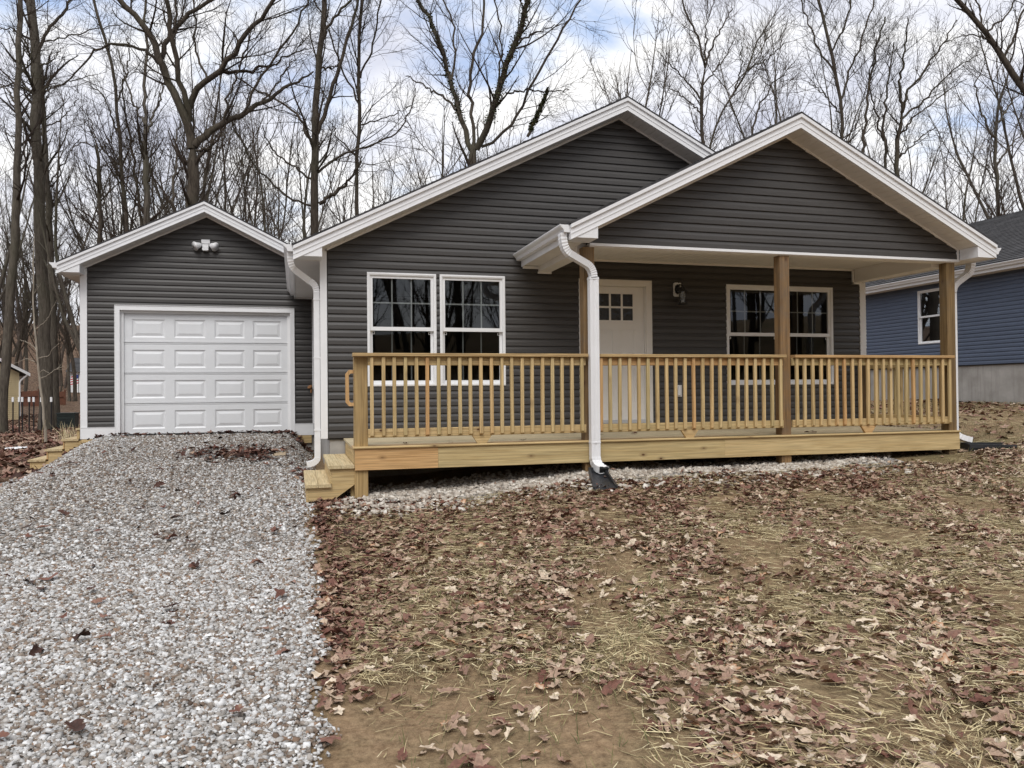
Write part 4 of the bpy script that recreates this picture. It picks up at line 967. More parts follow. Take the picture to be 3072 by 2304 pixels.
mb = MB(); mb.add([(fc[0]-0.45, fc[1]-0.035, fc[2]+1.22), (fc[0], fc[1]-0.01, fc[2]+1.27), (fc[0], fc[1]-0.01, fc[2]+1.66), (fc[0]-0.45, fc[1]-0.035, fc[2]+1.6)], [(0, 1, 2, 3)]); part('canton', mb, 'flag_blue', flg, recalc=False)
fn = thing('fence', 'reddish-brown board fence in the woods behind the yellow house', 'fence', tuple(at_depth(130, 1240, 64)))
def fence_run(px0, px1, d):
    a = at_depth(px0, 1252, d); b_ = at_depth(px1, 1248, d); L_ = np.linalg.norm((b_-a)[:2]); n = int(L_/0.15); dirv = (b_-a)/n
    pk = MB()
    for i in range(n):
        p = a+dirv*i; q = a+dirv*(i+0.92); h = 1.98+0.02*math.sin(i*2.1)
        pk.add([(p[0], p[1], p[2]-0.2), (q[0], q[1], q[2]-0.2), (q[0], q[1]+0.03, q[2]-0.2), (p[0], p[1]+0.03, p[2]-0.2), (p[0], p[1], p[2]+h), (q[0], q[1], q[2]+h), (q[0], q[1]+0.03, q[2]+h), (p[0], p[1]+0.03, p[2]+h)],
               [(3, 2, 1, 0), (4, 5, 6, 7), (0, 1, 5, 4), (1, 2, 6, 5), (2, 3, 7, 6), (3, 0, 4, 7)])
    part('picket', pk, 'fence_stain', fn, kind='stuff')
    for z in (0.35, 1.6):
        rl = MB(); rl.sweep([a+np.array([0, -0.05, z]), b_+np.array([0, -0.05, z])], [(-.045, -.03), (.045, -.03), (.045, .03), (-.045, .03)], (0, 0, 1)); part('rail', rl, 'fence_stain', fn)
    for t in np.linspace(0, 1, max(2, int(L_/2.4)+1)):
        p = a+(b_-a)*t; part('post', MB().box(p[0]-.06, p[0]+.06, p[1]-.15, p[1]-.03, p[2]-.2, p[2]+2.1), 'fence_stain', fn)
fence_run(60, 118, 60); fence_run(160, 196, 62)
STAKES = ['dark white-capped stake at the left edge beside the thin leaning trunk', 'dark white-capped stake in front of the yellow house window', 'dark white-capped stake at the yellow house corner, left of a close pair', 'dark white-capped stake just right of the yellow house corner', 'dark white-capped stake before the brown fence, left of two', 'dark white-capped stake before the brown fence, right of two', 'dark white-capped stake partly hidden by the pale sapling', 'rightmost dark white-capped stake, before the thick pale trunk']
bc = at_depth(198, 1262, 38.0); bc[2] = float(ground_z(bc[0], bc[1]))
cb = thing('compost_bin', 'dark slatted compost bin standing on the leaf-covered ground', 'bin', tuple(bc))
part('bin_body', MB().box(bc[0]-0.38, bc[0]+0.38, bc[1], bc[1]+0.76, bc[2]-0.05, bc[2]+0.72), 'compost_plastic', cb)
for i in range(5): part('slat', MB().cbox(bc[0]-0.40, bc[0]+0.40, bc[1]-0.025, bc[1]-0.002, bc[2]+0.02+i*0.145, bc[2]+0.02+i*0.145+0.12, 0.006), 'compost_plastic', cb)
part('lid', MB().cbox(bc[0]-0.44, bc[0]+0.44, bc[1]-0.05, bc[1]+0.8, bc[2]+0.7205, bc[2]+0.77, 0.01), 'compost_plastic', cb)
for (rx, ry), slab in zip(((42, 945), (128, 915), (190, 905), (222, 935), (290, 900), (335, 935), (412, 890), (510, 895)), STAKES):
    px = rx*0.3014; p = at_depth(px, 1000+ry*0.3014, 34.0); p[2] = float(ground_z(p[0], p[1])); tz = at_depth(px+1, 1000+(655 if rx > 60 else 690)*0.3014, 34.0)[2]
    t = thing('garden_stake', slab, 'stake', tuple(p), 'white-capped garden stakes')
    part('pole', MB().tube([(p[0], p[1], p[2]-0.1), (p[0]+0.01, p[1], tz-0.1)], 0.028, 6), 'black_metal', t)
    part('cap', MB().cbox(p[0]-0.04, p[0]+0.045, p[1]-0.035, p[1]+0.035, tz-0.12, tz+0.09, 0.015), 'white_vinyl', t)
# scraps
def scrap(name, label, cat, c, s, mat, h):
    n = 5; mb = MB(); rr = random.Random(3)
    vs = []
    for j in range(n):
        for i in range(n):
            x, y = c[0]+(i/(n-1)-.5)*s[0]+rr.uniform(-.1, .1)*s[0], c[1]+(j/(n-1)-.5)*s[1]+rr.uniform(-.1, .1)*s[1]
            vs.append((x, y, float(ground_z(x, y))+0.02+rr.uniform(0, h)))
    mb.add(vs, [(j*n+i, j*n+i+1, (j+1)*n+i+1, (j+1)*n+i) for j in range(n-1) for i in range(n-1)])
    tag(part(name, mb, mat), label, cat)
q = CAM + (FW+RT*(48-1536)/FPX-UP*(1328-1152)/FPX)*19.0
scrap('plastic_scrap', 'crumpled white plastic scrap on the leafy ground left of the garage', 'scrap', (q[0], q[1]), (0.34, 0.5), 'white_vinyl', 0.07)
q = CAM + (FW+RT*(838-1536)/FPX-UP*(1373-1152)/FPX)*11.6
scrap('cardboard_scrap', 'torn tan cardboard scrap lying on the gravel near the downspout', 'scrap', (q[0], q[1]), (0.17, 0.34), 'cardboard', 0.012)

# ------------------------------------------------------------------ ground cover scatter
def in_view(x, y, z):
    P = np.stack([x, y, z], -1); u, v_, d = project(P); k = (d > 0.3) & (u > -120) & (u < 3192) & (v_ > -130) & (v_ < 2430)
    wide = np.zeros(len(x), bool)
    for sx in (-1.8, 1.8):
        u, v_, d = project(P - RT*sx); wide |= (d > 0.3) & (u > -60) & (u < 3132) & (v_ > -130) & (v_ < 2430)
    return k | (wide & (rng.uniform(0, 1, len(x)) < 0.5))
def blob_noise(x, y, s, seed):
    r = np.random.default_rng(seed); t = np.zeros_like(x)
    for i in range(7):
        a = r.uniform(0, 2*np.pi); k = s*r.uniform(0.5, 1.9); t += np.sin(k*(x*np.cos(a)+y*np.sin(a))+r.uniform(0, 6))/(0.6+0.4*i)
    return t/3.2
def scatter(n, x0, x1, y0, y1, dens=None):
    # keeps what the picture, or a step to its side, can show
    x = rng.uniform(x0, x1, n); y = rng.uniform(y0, y1, n)
    k = in_view(x, y, ground_z(x, y))
    if dens is not None: k &= rng.uniform(0, 1, n) < dens(x, y)
    return x[k], y[k]
def rotmats(yaw, tilt, tdir):
    cy, sy = np.cos(yaw), np.sin(yaw); n = len(yaw)
    Rz = np.zeros((n, 3, 3)); Rz[:, 0, 0] = cy; Rz[:, 0, 1] = -sy; Rz[:, 1, 0] = sy; Rz[:, 1, 1] = cy; Rz[:, 2, 2] = 1
    ax = np.stack([np.cos(tdir), np.sin(tdir), np.zeros(n)], -1); K_ = np.zeros((n, 3, 3))
    K_[:, 0, 1] = -ax[:, 2]; K_[:, 0, 2] = ax[:, 1]; K_[:, 1, 0] = ax[:, 2]; K_[:, 1, 2] = -ax[:, 0]; K_[:, 2, 0] = -ax[:, 1]; K_[:, 2, 1] = ax[:, 0]
    Rt = np.eye(3)[None] + np.sin(tilt)[:, None, None]*K_ + (1-np.cos(tilt))[:, None, None]*(K_@K_)
    return Rt @ Rz
def leaf_templates(k=28):
    T = []; r = np.random.default_rng(3); n = 18
    for q in range(k):
        if q % 4:          # oak: long, with paired lobes
            t = np.concatenate([np.linspace(0.0, 1.0, 10), np.linspace(0.95, 0.05, 8)]); sgn = np.concatenate([np.ones(10), -np.ones(8)])
            lob = 1.0+r.uniform(0.25, 0.55)*np.cos(2*np.pi*(t*r.choice([3, 4])+r.uniform(0, .4)))
            w = r.uniform(0.42, 0.62)*np.sin(np.pi*np.clip(t*0.92+0.04, 0, 1))**0.7*(0.65+0.5*t)*lob
            x = (t-0.5)*2.1; y = sgn*w
            y[0] = 0; y[9] = 0
        else:              # maple: broad, pointed lobes
            a = np.linspace(0, 2*np.pi, n, endpoint=False); rr = 0.72+0.24*np.cos(5*a+r.uniform(0, 1))+r.uniform(-.06, .06, n); x = np.cos(a)*rr; y = np.sin(a)*rr*0.9
        z = r.uniform(-0.2, 0.75)*np.abs(y)*0.8 + r.uniform(-.55, .6)*x*x*0.5 + r.uniform(-.3, .3)*x*y + r.uniform(-.07, .07, n) + 0.13*np.sin(3*x+r.uniform(0, 6))
        T.append(np.concatenate([np.stack([x, y, z], -1), [[0, 0, -0.02]]]))
    f = np.array([(i, (i+1) % n, n) for i in range(n)]); return np.array(T), f
LT, LF = leaf_templates()
def leaves(x, y, size, tone, name_, lift=0.0, maxtilt=0.6):
    n = len(x); R_ = rotmats(rng.uniform(0, 6.28, n), np.abs(rng.normal(0, maxtilt*0.62, n)), rng.uniform(0, 6.28, n))
    P = LT[rng.integers(0, len(LT), n)]*size[:, None, None]
    P = np.einsum('nij,nkj->nki', R_, P)
    z = ground_z(x, y) + lift + rng.uniform(0.008, 0.032, n)
    P += np.stack([x, y, z], -1)[:, None, :]
    m_ = P.shape[1]; F_ = (LF[None]+ (np.arange(n)*m_)[:, None, None]).reshape(-1, 3)
    tn = np.repeat(tone, m_) + np.tile(np.concatenate([np.full(18, 0.03), [-0.03]]), n)
    o = link(name_, np_mesh(name_, P.reshape(-1, 3), F_, 'dead_leaf', False, np.clip(tn, 0, 1))); return o
def edge_x(y): return np.interp(y, [-8, -7, -5, -2.7, -1.5], [-0.33, -0.31, -0.27, -0.25, -0.24]) + 0.035*np.sin(5.3*y)+0.025*np.sin(13*y+1)
def lawn_density(x, y):
    near = np.exp(-np.maximum(-1.95-y, 0)/0.9)                  # thick drift along the porch
    d = 0.30 + 0.42*blob_noise(x, y, 4.2, 4) + 0.16*blob_noise(x, y, 1.1, 6) + 0.75*near*(x < 6) + 0.05*(y > -5)
    edge = np.exp(-np.abs(x+0.12)/0.28)*(y > -6.6)
    d = d + 0.45*edge
    d = np.where((y > -2.05+0.12*np.sin(3*x)+0.1*np.sin(7*x)) & (x > 0.3) & (x < 8.4), 0.03, d)
    bare = ((x-0.35)/0.75)**2 + ((y+7.0)/0.75)**2
    d = np.where(bare < 1, d*0.25, d)
    d = np.where(x < edge_x(y)+0.02, 0.015, d)
    return d
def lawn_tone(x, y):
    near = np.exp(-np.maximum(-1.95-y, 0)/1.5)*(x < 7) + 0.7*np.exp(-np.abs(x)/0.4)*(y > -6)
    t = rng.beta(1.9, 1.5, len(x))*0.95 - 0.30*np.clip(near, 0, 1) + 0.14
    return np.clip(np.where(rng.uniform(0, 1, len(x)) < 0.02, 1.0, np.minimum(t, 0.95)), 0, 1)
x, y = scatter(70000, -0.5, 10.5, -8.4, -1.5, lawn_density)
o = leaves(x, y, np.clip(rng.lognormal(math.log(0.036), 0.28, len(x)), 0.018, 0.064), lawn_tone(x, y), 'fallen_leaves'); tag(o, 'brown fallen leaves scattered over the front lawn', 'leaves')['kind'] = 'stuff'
x, y = scatter(17000, 7.5, 30, -7, 16, lambda a, b_: np.clip(0.22+0.35*blob_noise(a, b_, 0.9, 9) + 0.7*np.exp(-np.abs(a-15.3)/1.6) + 0.25*(b_ > 2), 0, 1)*(1-((a > 16.45) & (b_ < 13.6))))
k = ~((x < 8.4) & (y > -1.8)); x, y = x[k], y[k]
o = leaves(x, y, rng.uniform(0.045, 0.10, len(x)), np.clip(rng.beta(2, 2.2, len(x))-0.05, 0, 0.95), 'fallen_leaves'); tag(o, 'dead leaves on the thin grass between the two houses', 'leaves')['kind'] = 'stuff'
x, y = scatter(24000, -26, -3.4, -5.0, 46, lambda a, b_: np.clip(0.8+0.3*blob_noise(a, b_, 1.2, 12), 0, 1)*((a < -3.95-0.25*(b_ < 4)) | (b_ > 10.5)))
o = leaves(x, y, rng.uniform(0.06, 0.14, len(x)), np.clip(rng.beta(2.0, 2.2, len(x))*0.95-0.05*0, 0, 0.95), 'leaf_litter', 0.0, 0.7); tag(o, 'rusty leaf litter covering the woodland floor left of the garage', 'leaves')['kind'] = 'stuff'
def drive_leaf_density(x, y):
    pile = np.exp(-(((x+1.1)/0.42)**2+((y-1.9)/0.50)**2)) + 0.8*np.exp(-(((x+1.75)/0.28)**2+((y-2.0)/0.3)**2)) + 0.9*np.exp(-(((x+0.3)/0.25)**2+((y-3.9)/0.35)**2)) + 0.6*np.exp(-(((x+0.22)/0.18)**2+((y-0.3)/0.5)**2))
    line = 0.5*np.exp(-np.abs(y-4.1)/0.06)
    return np.clip(1.3*pile*(0.5+0.5*blob_noise(x, y, 6, 5)) + line + 0.006, 0, 1)
x, y = scatter(24000, -4.2, -0.1, -7.5, 4.14, drive_leaf_density)
o = leaves(x, y, rng.uniform(0.03, 0.07, len(x)), np.clip(rng.beta(2, 4, len(x))-0.12, 0, 0.8), 'fallen_leaves', 0.028); tag(o, 'damp brown leaves blown onto the gravel driveway', 'leaves')['kind'] = 'stuff'
x, y = scatter(700, 0.4, 8.2, -1.74, -0.1, lambda a, b_: 0.02+0*a)
R0 = len(x); P = LT[rng.integers(0, 28, R0)]*rng.uniform(0.02, 0.05, R0)[:, None, None] + np.stack([x, y, np.full(R0, 0.012)], -1)[:, None, :]
o = link('fallen_leaves', np_mesh('fallen_leaves', P.reshape(-1, 3), (LF[None]+(np.arange(R0)*19)[:, None, None]).reshape(-1, 3), 'dead_leaf', False, np.repeat(rng.uniform(0, .4, R0), 19))); tag(o, 'a few small dead leaves lying on the porch deck boards', 'leaves')['kind'] = 'stuff'
# straw and grass blades
def blades(x, y, L0, L1, w, tilt0, tilt1, tone, mat, name_, label, cat):
    n = len(x); a = rng.normal(0, 0.9, n)+5*blob_noise(x, y, 1.1, 41); Ln = rng.uniform(L0, L1, n); el = rng.uniform(tilt0, tilt1, n); z = ground_z(x, y)+rng.uniform(0.004, 0.035, n)
    d = np.stack([np.cos(a)*np.cos(el), np.sin(a)*np.cos(el), np.sin(el)], -1); s = np.stack([-np.sin(a), np.cos(a), np.zeros(n)], -1)*(w*rng.uniform(0.6, 1.3, n))[:, None]
    s[:, 2] += w*rng.uniform(-.6, .6, n)
    p0 = np.stack([x, y, z], -1); bend = rng.normal(0, 0.05, (n, 3))*Ln[:, None]; bend[:, 2] = -np.abs(bend[:, 2])*0.5
    mid = p0+d*(Ln*0.5)[:, None] - bend*0.5; end = p0+d*Ln[:, None]+bend
    zz = ground_z(end[:, 0], end[:, 1])+0.004; end[:, 2] = np.maximum(end[:, 2], zz); mid[:, 2] = np.maximum(mid[:, 2], ground_z(mid[:, 0], mid[:, 1])+0.006)
    P = np.stack([p0-s, p0+s, mid+s*0.9, mid-s*0.9, end+s*0.25, end-s*0.25], 1)
    F_ = np.array([(0, 1, 2, 3), (3, 2, 4, 5)]); F_ = (F_[None]+(np.arange(n)*6)[:, None, None]).reshape(-1, 4)
    o = link(name_, np_mesh(name_, P.reshape(-1, 3), F_, mat, False, np.repeat(tone, 6))); tag(o, label, cat)['kind'] = 'stuff'
x, y = scatter(160000, -0.1, 10.2, -8.4, -2.0, lambda a, b_: np.clip(0.62+0.75*blob_noise(a, b_, 2.6, 21), 0.28, 1)*(1-0.85*(((a-0.35)/0.75)**2+((b_+7.0)/0.75)**2 < 1)))
blades(x, y, 0.04, 0.15, 0.0022, 0.0, 0.12, rng.uniform(0, 1, len(x)), 'straw_fibre', 'straw', 'pale straw mulch strewn between the fallen leaves on the lawn', 'straw')
x, y = scatter(30000, 8, 20, -7, 9, lambda a, b_: np.clip(0.4+0.5*blob_noise(a, b_, 1.0, 22), 0, 1)*(a < 16.4))
blades(x, y, 0.08, 0.28, 0.003, 0.0, 0.2, rng.uniform(0, 1, len(x)), 'straw_fibre', 'straw', 'thin straw lying on the slope up to the blue house', 'straw')
x, y = scatter(90000, 0.0, 17, -8.4, 6, lambda a, b_: np.clip(-0.02+0.75*blob_noise(a, b_, 0.9, 33)+0.04*a, 0, 1)*(a < 16.4)*~((a < 8.4) & (b_ > -2.1)))
blades(x, y, 0.03, 0.09, 0.0017, 0.3, 1.3, rng.uniform(0, 1, len(x)), 'grass_blade', 'grass', 'sparse thin grass coming up through the straw', 'grass')
q = at_depth(254, 1270, 23.5); n = 170
xx = q[0]+rng.normal(0, 0.45, n); yy = q[1]+rng.normal(0, 0.5, n)
blades(xx, yy, 0.25, 0.75, 0.006, 0.8, 1.5, rng.uniform(0.3, 1, n), 'straw_fibre', 'dry_grass', 'clump of tall dry grass beside the far garage corner', 'grass')
# gravel
def stones(x, y, size, tone, mat, name_, label, lift=0.0):
    n = len(x); base = np.array([[i, j, k_] for k_ in (-1, 1) for j in (-1, 1) for i in (-1, 1)], float)*0.5
    P = base[None]+rng.uniform(-.22, .22, (n, 8, 3)); P *= (size[:, None]*np.stack([rng.uniform(.7, 1.4, n), rng.uniform(.6, 1.1, n), rng.uniform(.35, .8, n)], -1))[:, None, :]
    P = np.einsum('nij,nkj->nki', rotmats(rng.uniform(0, 6.28, n), np.abs(rng.normal(0, .45, n)), rng.uniform(0, 6.28, n)), P)
    P += np.stack([x, y, ground_z(x, y)+0.012+lift+size*rng.uniform(0.0, 0.35, n)], -1)[:, None, :]
    f = np.array([(4, 5, 7, 6), (0, 1, 5, 4), (1, 3, 7, 5), (3, 2, 6, 7), (2, 0, 4, 6)])
    F_ = (f[None]+(np.arange(n)*8)[:, None, None]).reshape(-1, 4)
    o = link(name_, np_mesh(name_, P.reshape(-1, 3), F_, mat, False, np.repeat(tone, 8))); tag(o, label, 'gravel')['kind'] = 'stuff'
def drive_mask(x, y):
    right = np.where(y < -1.6, edge_x(y), -0.16)
    left = -4.25+0.15*np.sin(y*1.7)
    m_ = np.clip((right-x)/0.09+0.5, 0, 1)*np.clip((x-left)/0.35+0.5, 0, 1)
    return m_*(0.9+0.1*blob_noise(x, y, 2, 8))
x, y = scatter(110000, -4.4, 0.1, -8.2, -3.4, drive_mask)
sz = np.clip(rng.lognormal(math.log(0.0140), 0.32, len(x)), 0.008, 0.026)
tone_f = lambda x, y: np.clip(np.where(rng.uniform(0, 1, len(x)) < 0.035, 1.0, 0.10+rng.beta(2.0, 1.6, len(x))*0.78), 0, 1)
stones(x, y, sz, tone_f(x, y), 'crushed_stone', 'gravel', 'crushed grey limestone gravel of the near driveway')
x, y = scatter(50000, -4.7, 0.1, -3.4, 4.13, drive_mask)
sz = np.clip(rng.lognormal(math.log(0.0165), 0.30, len(x)), 0.010, 0.030)
tn = np.clip(tone_f(x, y) - 0.10*np.clip(blob_noise(x, y, 0.9, 17)+0.2+0.25*(y > 0), 0, 1), 0, 1)
stones(x, y, sz, tn, 'crushed_stone', 'gravel', 'darker compacted gravel sloping up to the garage door')
x, y = scatter(20000, 0.05, 7.6, -2.55, -0.7, lambda a, b_: np.where(b_ < -2.02+0.14*np.sin(2.1*a)+0.1*np.sin(5*a), 0.12*(a < 7), 1.0)*np.clip((-0.85-b_)/0.5, 0.05, 1)*np.clip((7.4+0.3*np.sin(4*b_)-a)/0.5, 0.0, 1))  # pale stones thin out toward the back to deepen the shade under the deck
stones(x, y, np.clip(rng.lognormal(math.log(0.030), 0.3, len(x)), 0.014, 0.055), rng.beta(2.2, 1.8, len(x)), 'pale_stone', 'gravel', 'pale washed gravel under the porch deck')
x, y = scatter(1500, -0.1, 1.6, -2.9, -1.6, lambda a, b_: np.exp(-(((a-0.65)/0.5)**2+((b_+2.2)/0.28)**2)))
stones(x, y, np.clip(rng.lognormal(math.log(0.030), 0.3, len(x)), 0.014, 0.055), rng.beta(2.2, 1.6, len(x)), 'pale_stone', 'gravel', 'spill of pale gravel in front of the first porch post', 0.012)

# ------------------------------------------------------------------ trees
def tubes(P, R, s):
    N, k, _ = P.shape; T = np.gradient(P, axis=1); T /= np.linalg.norm(T, axis=-1, keepdims=True)+1e-9
    ref = np.where(np.abs(T[..., 1:2]) < 0.9, np.array([0, 1., 0]), np.array([1., 0, 0])); U = np.cross(T, ref); U /= np.linalg.norm(U, axis=-1, keepdims=True)+1e-9
    W = np.cross(T, U); a = 2*np.pi*np.arange(s)/s
    V_ = P[:, :, None]+R[:, :, None, None]*(np.cos(a)[None, None, :, None]*U[:, :, None]+np.sin(a)[None, None, :, None]*W[:, :, None])
    i = np.arange(N)[:, None, None]*(k*s); j = np.arange(k-1)[None, :, None]*s; q = np.arange(s)[None, None, :]; q2 = (q+1) % s
    F_ = np.stack([i+j+q, i+j+q2, i+j+s+q2, i+j+s+q], -1).reshape(-1, 4)
    return V_.reshape(-1, 3), F_
def merge(parts):
    V_, F_, o = [], [], 0
    for v_, f in parts: V_.append(v_); F_.append(f+o); o += len(v_)
    return np.concatenate(V_), np.concatenate(F_)
def grow(P, R, dens, lmin, lmax, a0, a1, k, up, wob, rr, r, rmin, tmin=0.12, short=0.5, tip=0.2):
    N, kp, _ = P.shape; L = np.linalg.norm(np.diff(P, axis=1), axis=-1).sum(1); n = r.poisson(np.maximum(L*dens, 0.3)); idx = np.repeat(np.arange(N), n); m_ = len(idx)
    if m_ == 0: return np.zeros((0, k, 3)), np.zeros((0, k))
    t = r.uniform(tmin, 0.98, m_); f = t*(kp-1); i = np.minimum(f.astype(int), kp-2); fr = (f-i)[:, None]
    pos = P[idx, i]*(1-fr)+P[idx, i+1]*fr; tan = P[idx, i+1]-P[idx, i]; tan /= np.linalg.norm(tan, axis=-1, keepdims=True)+1e-9
    r0 = (R[idx, i]*(1-fr[:, 0])+R[idx, i+1]*fr[:, 0])*rr*r.uniform(0.6, 1.0, m_); r0 = np.maximum(r0, rmin)
    v_ = r.normal(size=(m_, 3)); v_ -= tan*(v_*tan).sum(-1, keepdims=True); v_ /= np.linalg.norm(v_, axis=-1, keepdims=True)+1e-9
    a = r.uniform(a0, a1, m_)[:, None]; d = tan*np.cos(a)+v_*np.sin(a)
    ln = r.uniform(lmin, lmax, m_)*(1-short*t); st = ln/(k-1); pts = [pos]
    for s in range(k-1):
        d = d+np.array([0, 0, up])+r.normal(0, wob, (m_, 3)); d /= np.linalg.norm(d, axis=-1, keepdims=True); pts.append(pts[-1]+d*st[:, None])
    Q = np.stack(pts, 1); RR = r0[:, None]*(1-(1-tip)*np.linspace(0, 1, k))[None]
    return Q, RR
def smooth_line(pts, k, jit, r):
    pts = np.array(pts, float); s = np.concatenate([[0], np.cumsum(np.linalg.norm(np.diff(pts, axis=0), axis=1))]); u = np.linspace(0, s[-1], k)
    P = np.stack([np.interp(u, s, pts[:, i]) for i in range(3)], -1)
    Q = P.copy(); Q[1:-1] = 0.25*P[:-2]+0.5*P[1:-1]+0.25*P[2:]
    Q[1:-1] += r.normal(0, jit, (k-2, 3)); return Q
def crown_mesh(lim_P, lim_R, r, sc=1.0, dens=(1.0, 2.2, 3.0), up=0.10, thin=1.0, rmin=0.004, lens=((1.2, 3.6), (0.5, 1.7), (0.25, 0.8)), tm=0.12):
    parts = []; A, RA = grow(lim_P, lim_R, dens[0]/sc, lens[0][0]*sc, lens[0][1]*sc, 0.4, 0.95, 6, up, 0.13, 0.45, r, rmin*2.2, tm)
    parts.append(tubes(A, RA, 4)); B, RB = grow(A, RA, dens[1]/sc, lens[1][0]*sc, lens[1][1]*sc, 0.4, 1.0, 5, up*0.8, 0.2, 0.6, r, rmin*1.35)
    parts.append(tubes(B, RB, 3)); C_, RC = grow(B, RB, dens[2]/sc, lens[2][0]*sc, lens[2][1]*sc, 0.35, 0.9, 3, up*0.6, 0.16, 0.7, r, rmin, tip=0.5)
    if len(C_): parts.append(tubes(C_, RC, 3))
    return merge(parts), A, RA
def hero_tree(name, label, depth, trunk, limbs, seed, bark='bark', twig='twig', dens=(1.0, 2.2, 3.0), up=0.10, sc=1.0, twig_on=None, lens=((1.2, 4.0), (0.5, 1.8), (0.25, 0.85)), drift=0.35, jit=0.03, ivy=None):
    """trunk / limbs: (list of photo points, start width, end width); each limb drifts in depth as it leaves the trunk"""
    r = np.random.default_rng(seed); TP, TR, LP, LR = [], [], [], []
    px2m = depth/FPX
    def conv(pts, d0, dr):
        s = 0; out = []; prev = None
        for (u, v_) in pts:
            if prev is not None: s += math.hypot(u-prev[0], v_-prev[1])*px2m
            out.append(at_depth(u, v_, d0+dr*s)); prev = (u, v_)
        return out
    base = at_depth(*trunk[0][0][0], depth); base[2] = float(ground_z(base[0], base[1]))
    root = thing(name, label, 'tree', tuple(base))
    tv = []
    for ti, (pts, w0, w1) in enumerate(trunk):
        Pn = conv(pts, depth, 0.0 if ti == 0 else r.uniform(-drift, drift)*0.5)
        b_ = Pn[0].copy(); b_[2] = float(ground_z(b_[0], b_[1]))-0.2
        if ti == 0 and Pn[0][2] > b_[2]+0.3: Pn = [b_]+Pn
        if pts[-1][1] <= 5:      # leaves the frame: carry on upwards
            dv = Pn[-1]-Pn[-2]; dv /= np.linalg.norm(dv); Pn.append(Pn[-1]+dv*2.5+np.array([0, 0, 1.0]))
        k = 22; Q = smooth_line(Pn, k, jit, r); w = np.linspace(w0, w1, k)*px2m/2*(1+r.normal(0, 0.03, k)); 
        if ti == 0: w[0] *= 1.35; w[1] *= 1.1
        if pts[-1][1] > 5: w[-1] *= 0.4; w[-2] *= 0.8
        tv.append(tubes(Q[None], w[None], 10)); TP.append(Q); TR.append(w)
    for (pts, w0, w1) in limbs:
        Pn = conv(pts, depth, r.uniform(-drift, drift))
        if pts[-1][1] <= 5:
            dv = Pn[-1]-Pn[-2]; dv /= np.linalg.norm(dv); Pn.append(Pn[-1]+dv*2.0+np.array([0, 0, 1.0]))
        k = 22; Q = smooth_line(Pn, k, jit*1.2, r); w = np.linspace(w0, w1, k)*px2m/2
        tv.append(tubes(Q[None], w[None], 8)); LP.append(Q); LR.append(w)
    V_, F_ = merge(tv)
    link('trunk', np_mesh('trunk', V_-base, F_, bark, True), tuple(base), root)
    k0 = 8; cutT = [(Q[k0:], w[k0:]) for Q, w in zip(TP, TR)]
    P_ = np.stack([smooth_line(q, 22, 0, r) for q, _ in cutT]+LP); R_ = np.stack([np.interp(np.linspace(0, 1, 22), np.linspace(0, 1, len(w)), w) for _, w in cutT]+LR)
    (V_, F_), A, RA = crown_mesh(P_, R_, r, sc, tuple(a*b_ for a, b_ in zip(dens, (1.5, 1.4, 1.4))), up, 1.0, 0.0040*depth/25, lens)
    link('crown', np_mesh('crown', V_-base, F_, twig, True), tuple(base), root)
    if ivy:
        sel = [(TP+LP)[i] for i in ivy]; sw = [(TR+LR)[i] for i in ivy]; n = 2000*len(sel)
        j = r.integers(0, len(sel), n); t = r.uniform(0.1, 0.93, n)**0.9*21; i0 = np.minimum(t.astype(int), 20); fr = (t-i0)[:, None]
        S_ = np.stack(sel); Wd = np.stack(sw); c = S_[j, i0]*(1-fr)+S_[j, i0+1]*fr; rr = Wd[j, i0]*(1+np.abs(r.normal(0, 1.0, n))*0.62*np.clip(1.3-t/21, 0.1, 1))
        a = r.uniform(0, 6.28, n); c = c+np.stack([np.cos(a)*rr, np.sin(a)*rr, r.normal(0, 0.05, n)], -1)
        nrm = r.normal(size=(n, 3)); nrm /= np.linalg.norm(nrm, axis=-1, keepdims=True); u = np.cross(nrm, np.array([0.3, 0.2, 1])); u /= np.linalg.norm(u, axis=-1, keepdims=True)+1e-9; w2 = np.cross(nrm, u); s = r.uniform(0.02, 0.048, n)[:, None]
        P2 = np.stack([c-u*s, c-w2*s*0.7, c+u*s, c+w2*s*0.7], 1); F2 = np.arange(4*n).reshape(n, 4)
        o = link('ivy', np_mesh('ivy', P2.reshape(-1, 3)-base, F2, 'ivy_leaf', False, np.repeat(r.uniform(0, 1, n), 4)), tuple(base), root)
    return root
A5 = lambda L_: [(x*0.5877, y*0.5877) for x, y in L_]
A6 = lambda L_: [(1200+x*0.8463, y*0.8463) for x, y in L_]
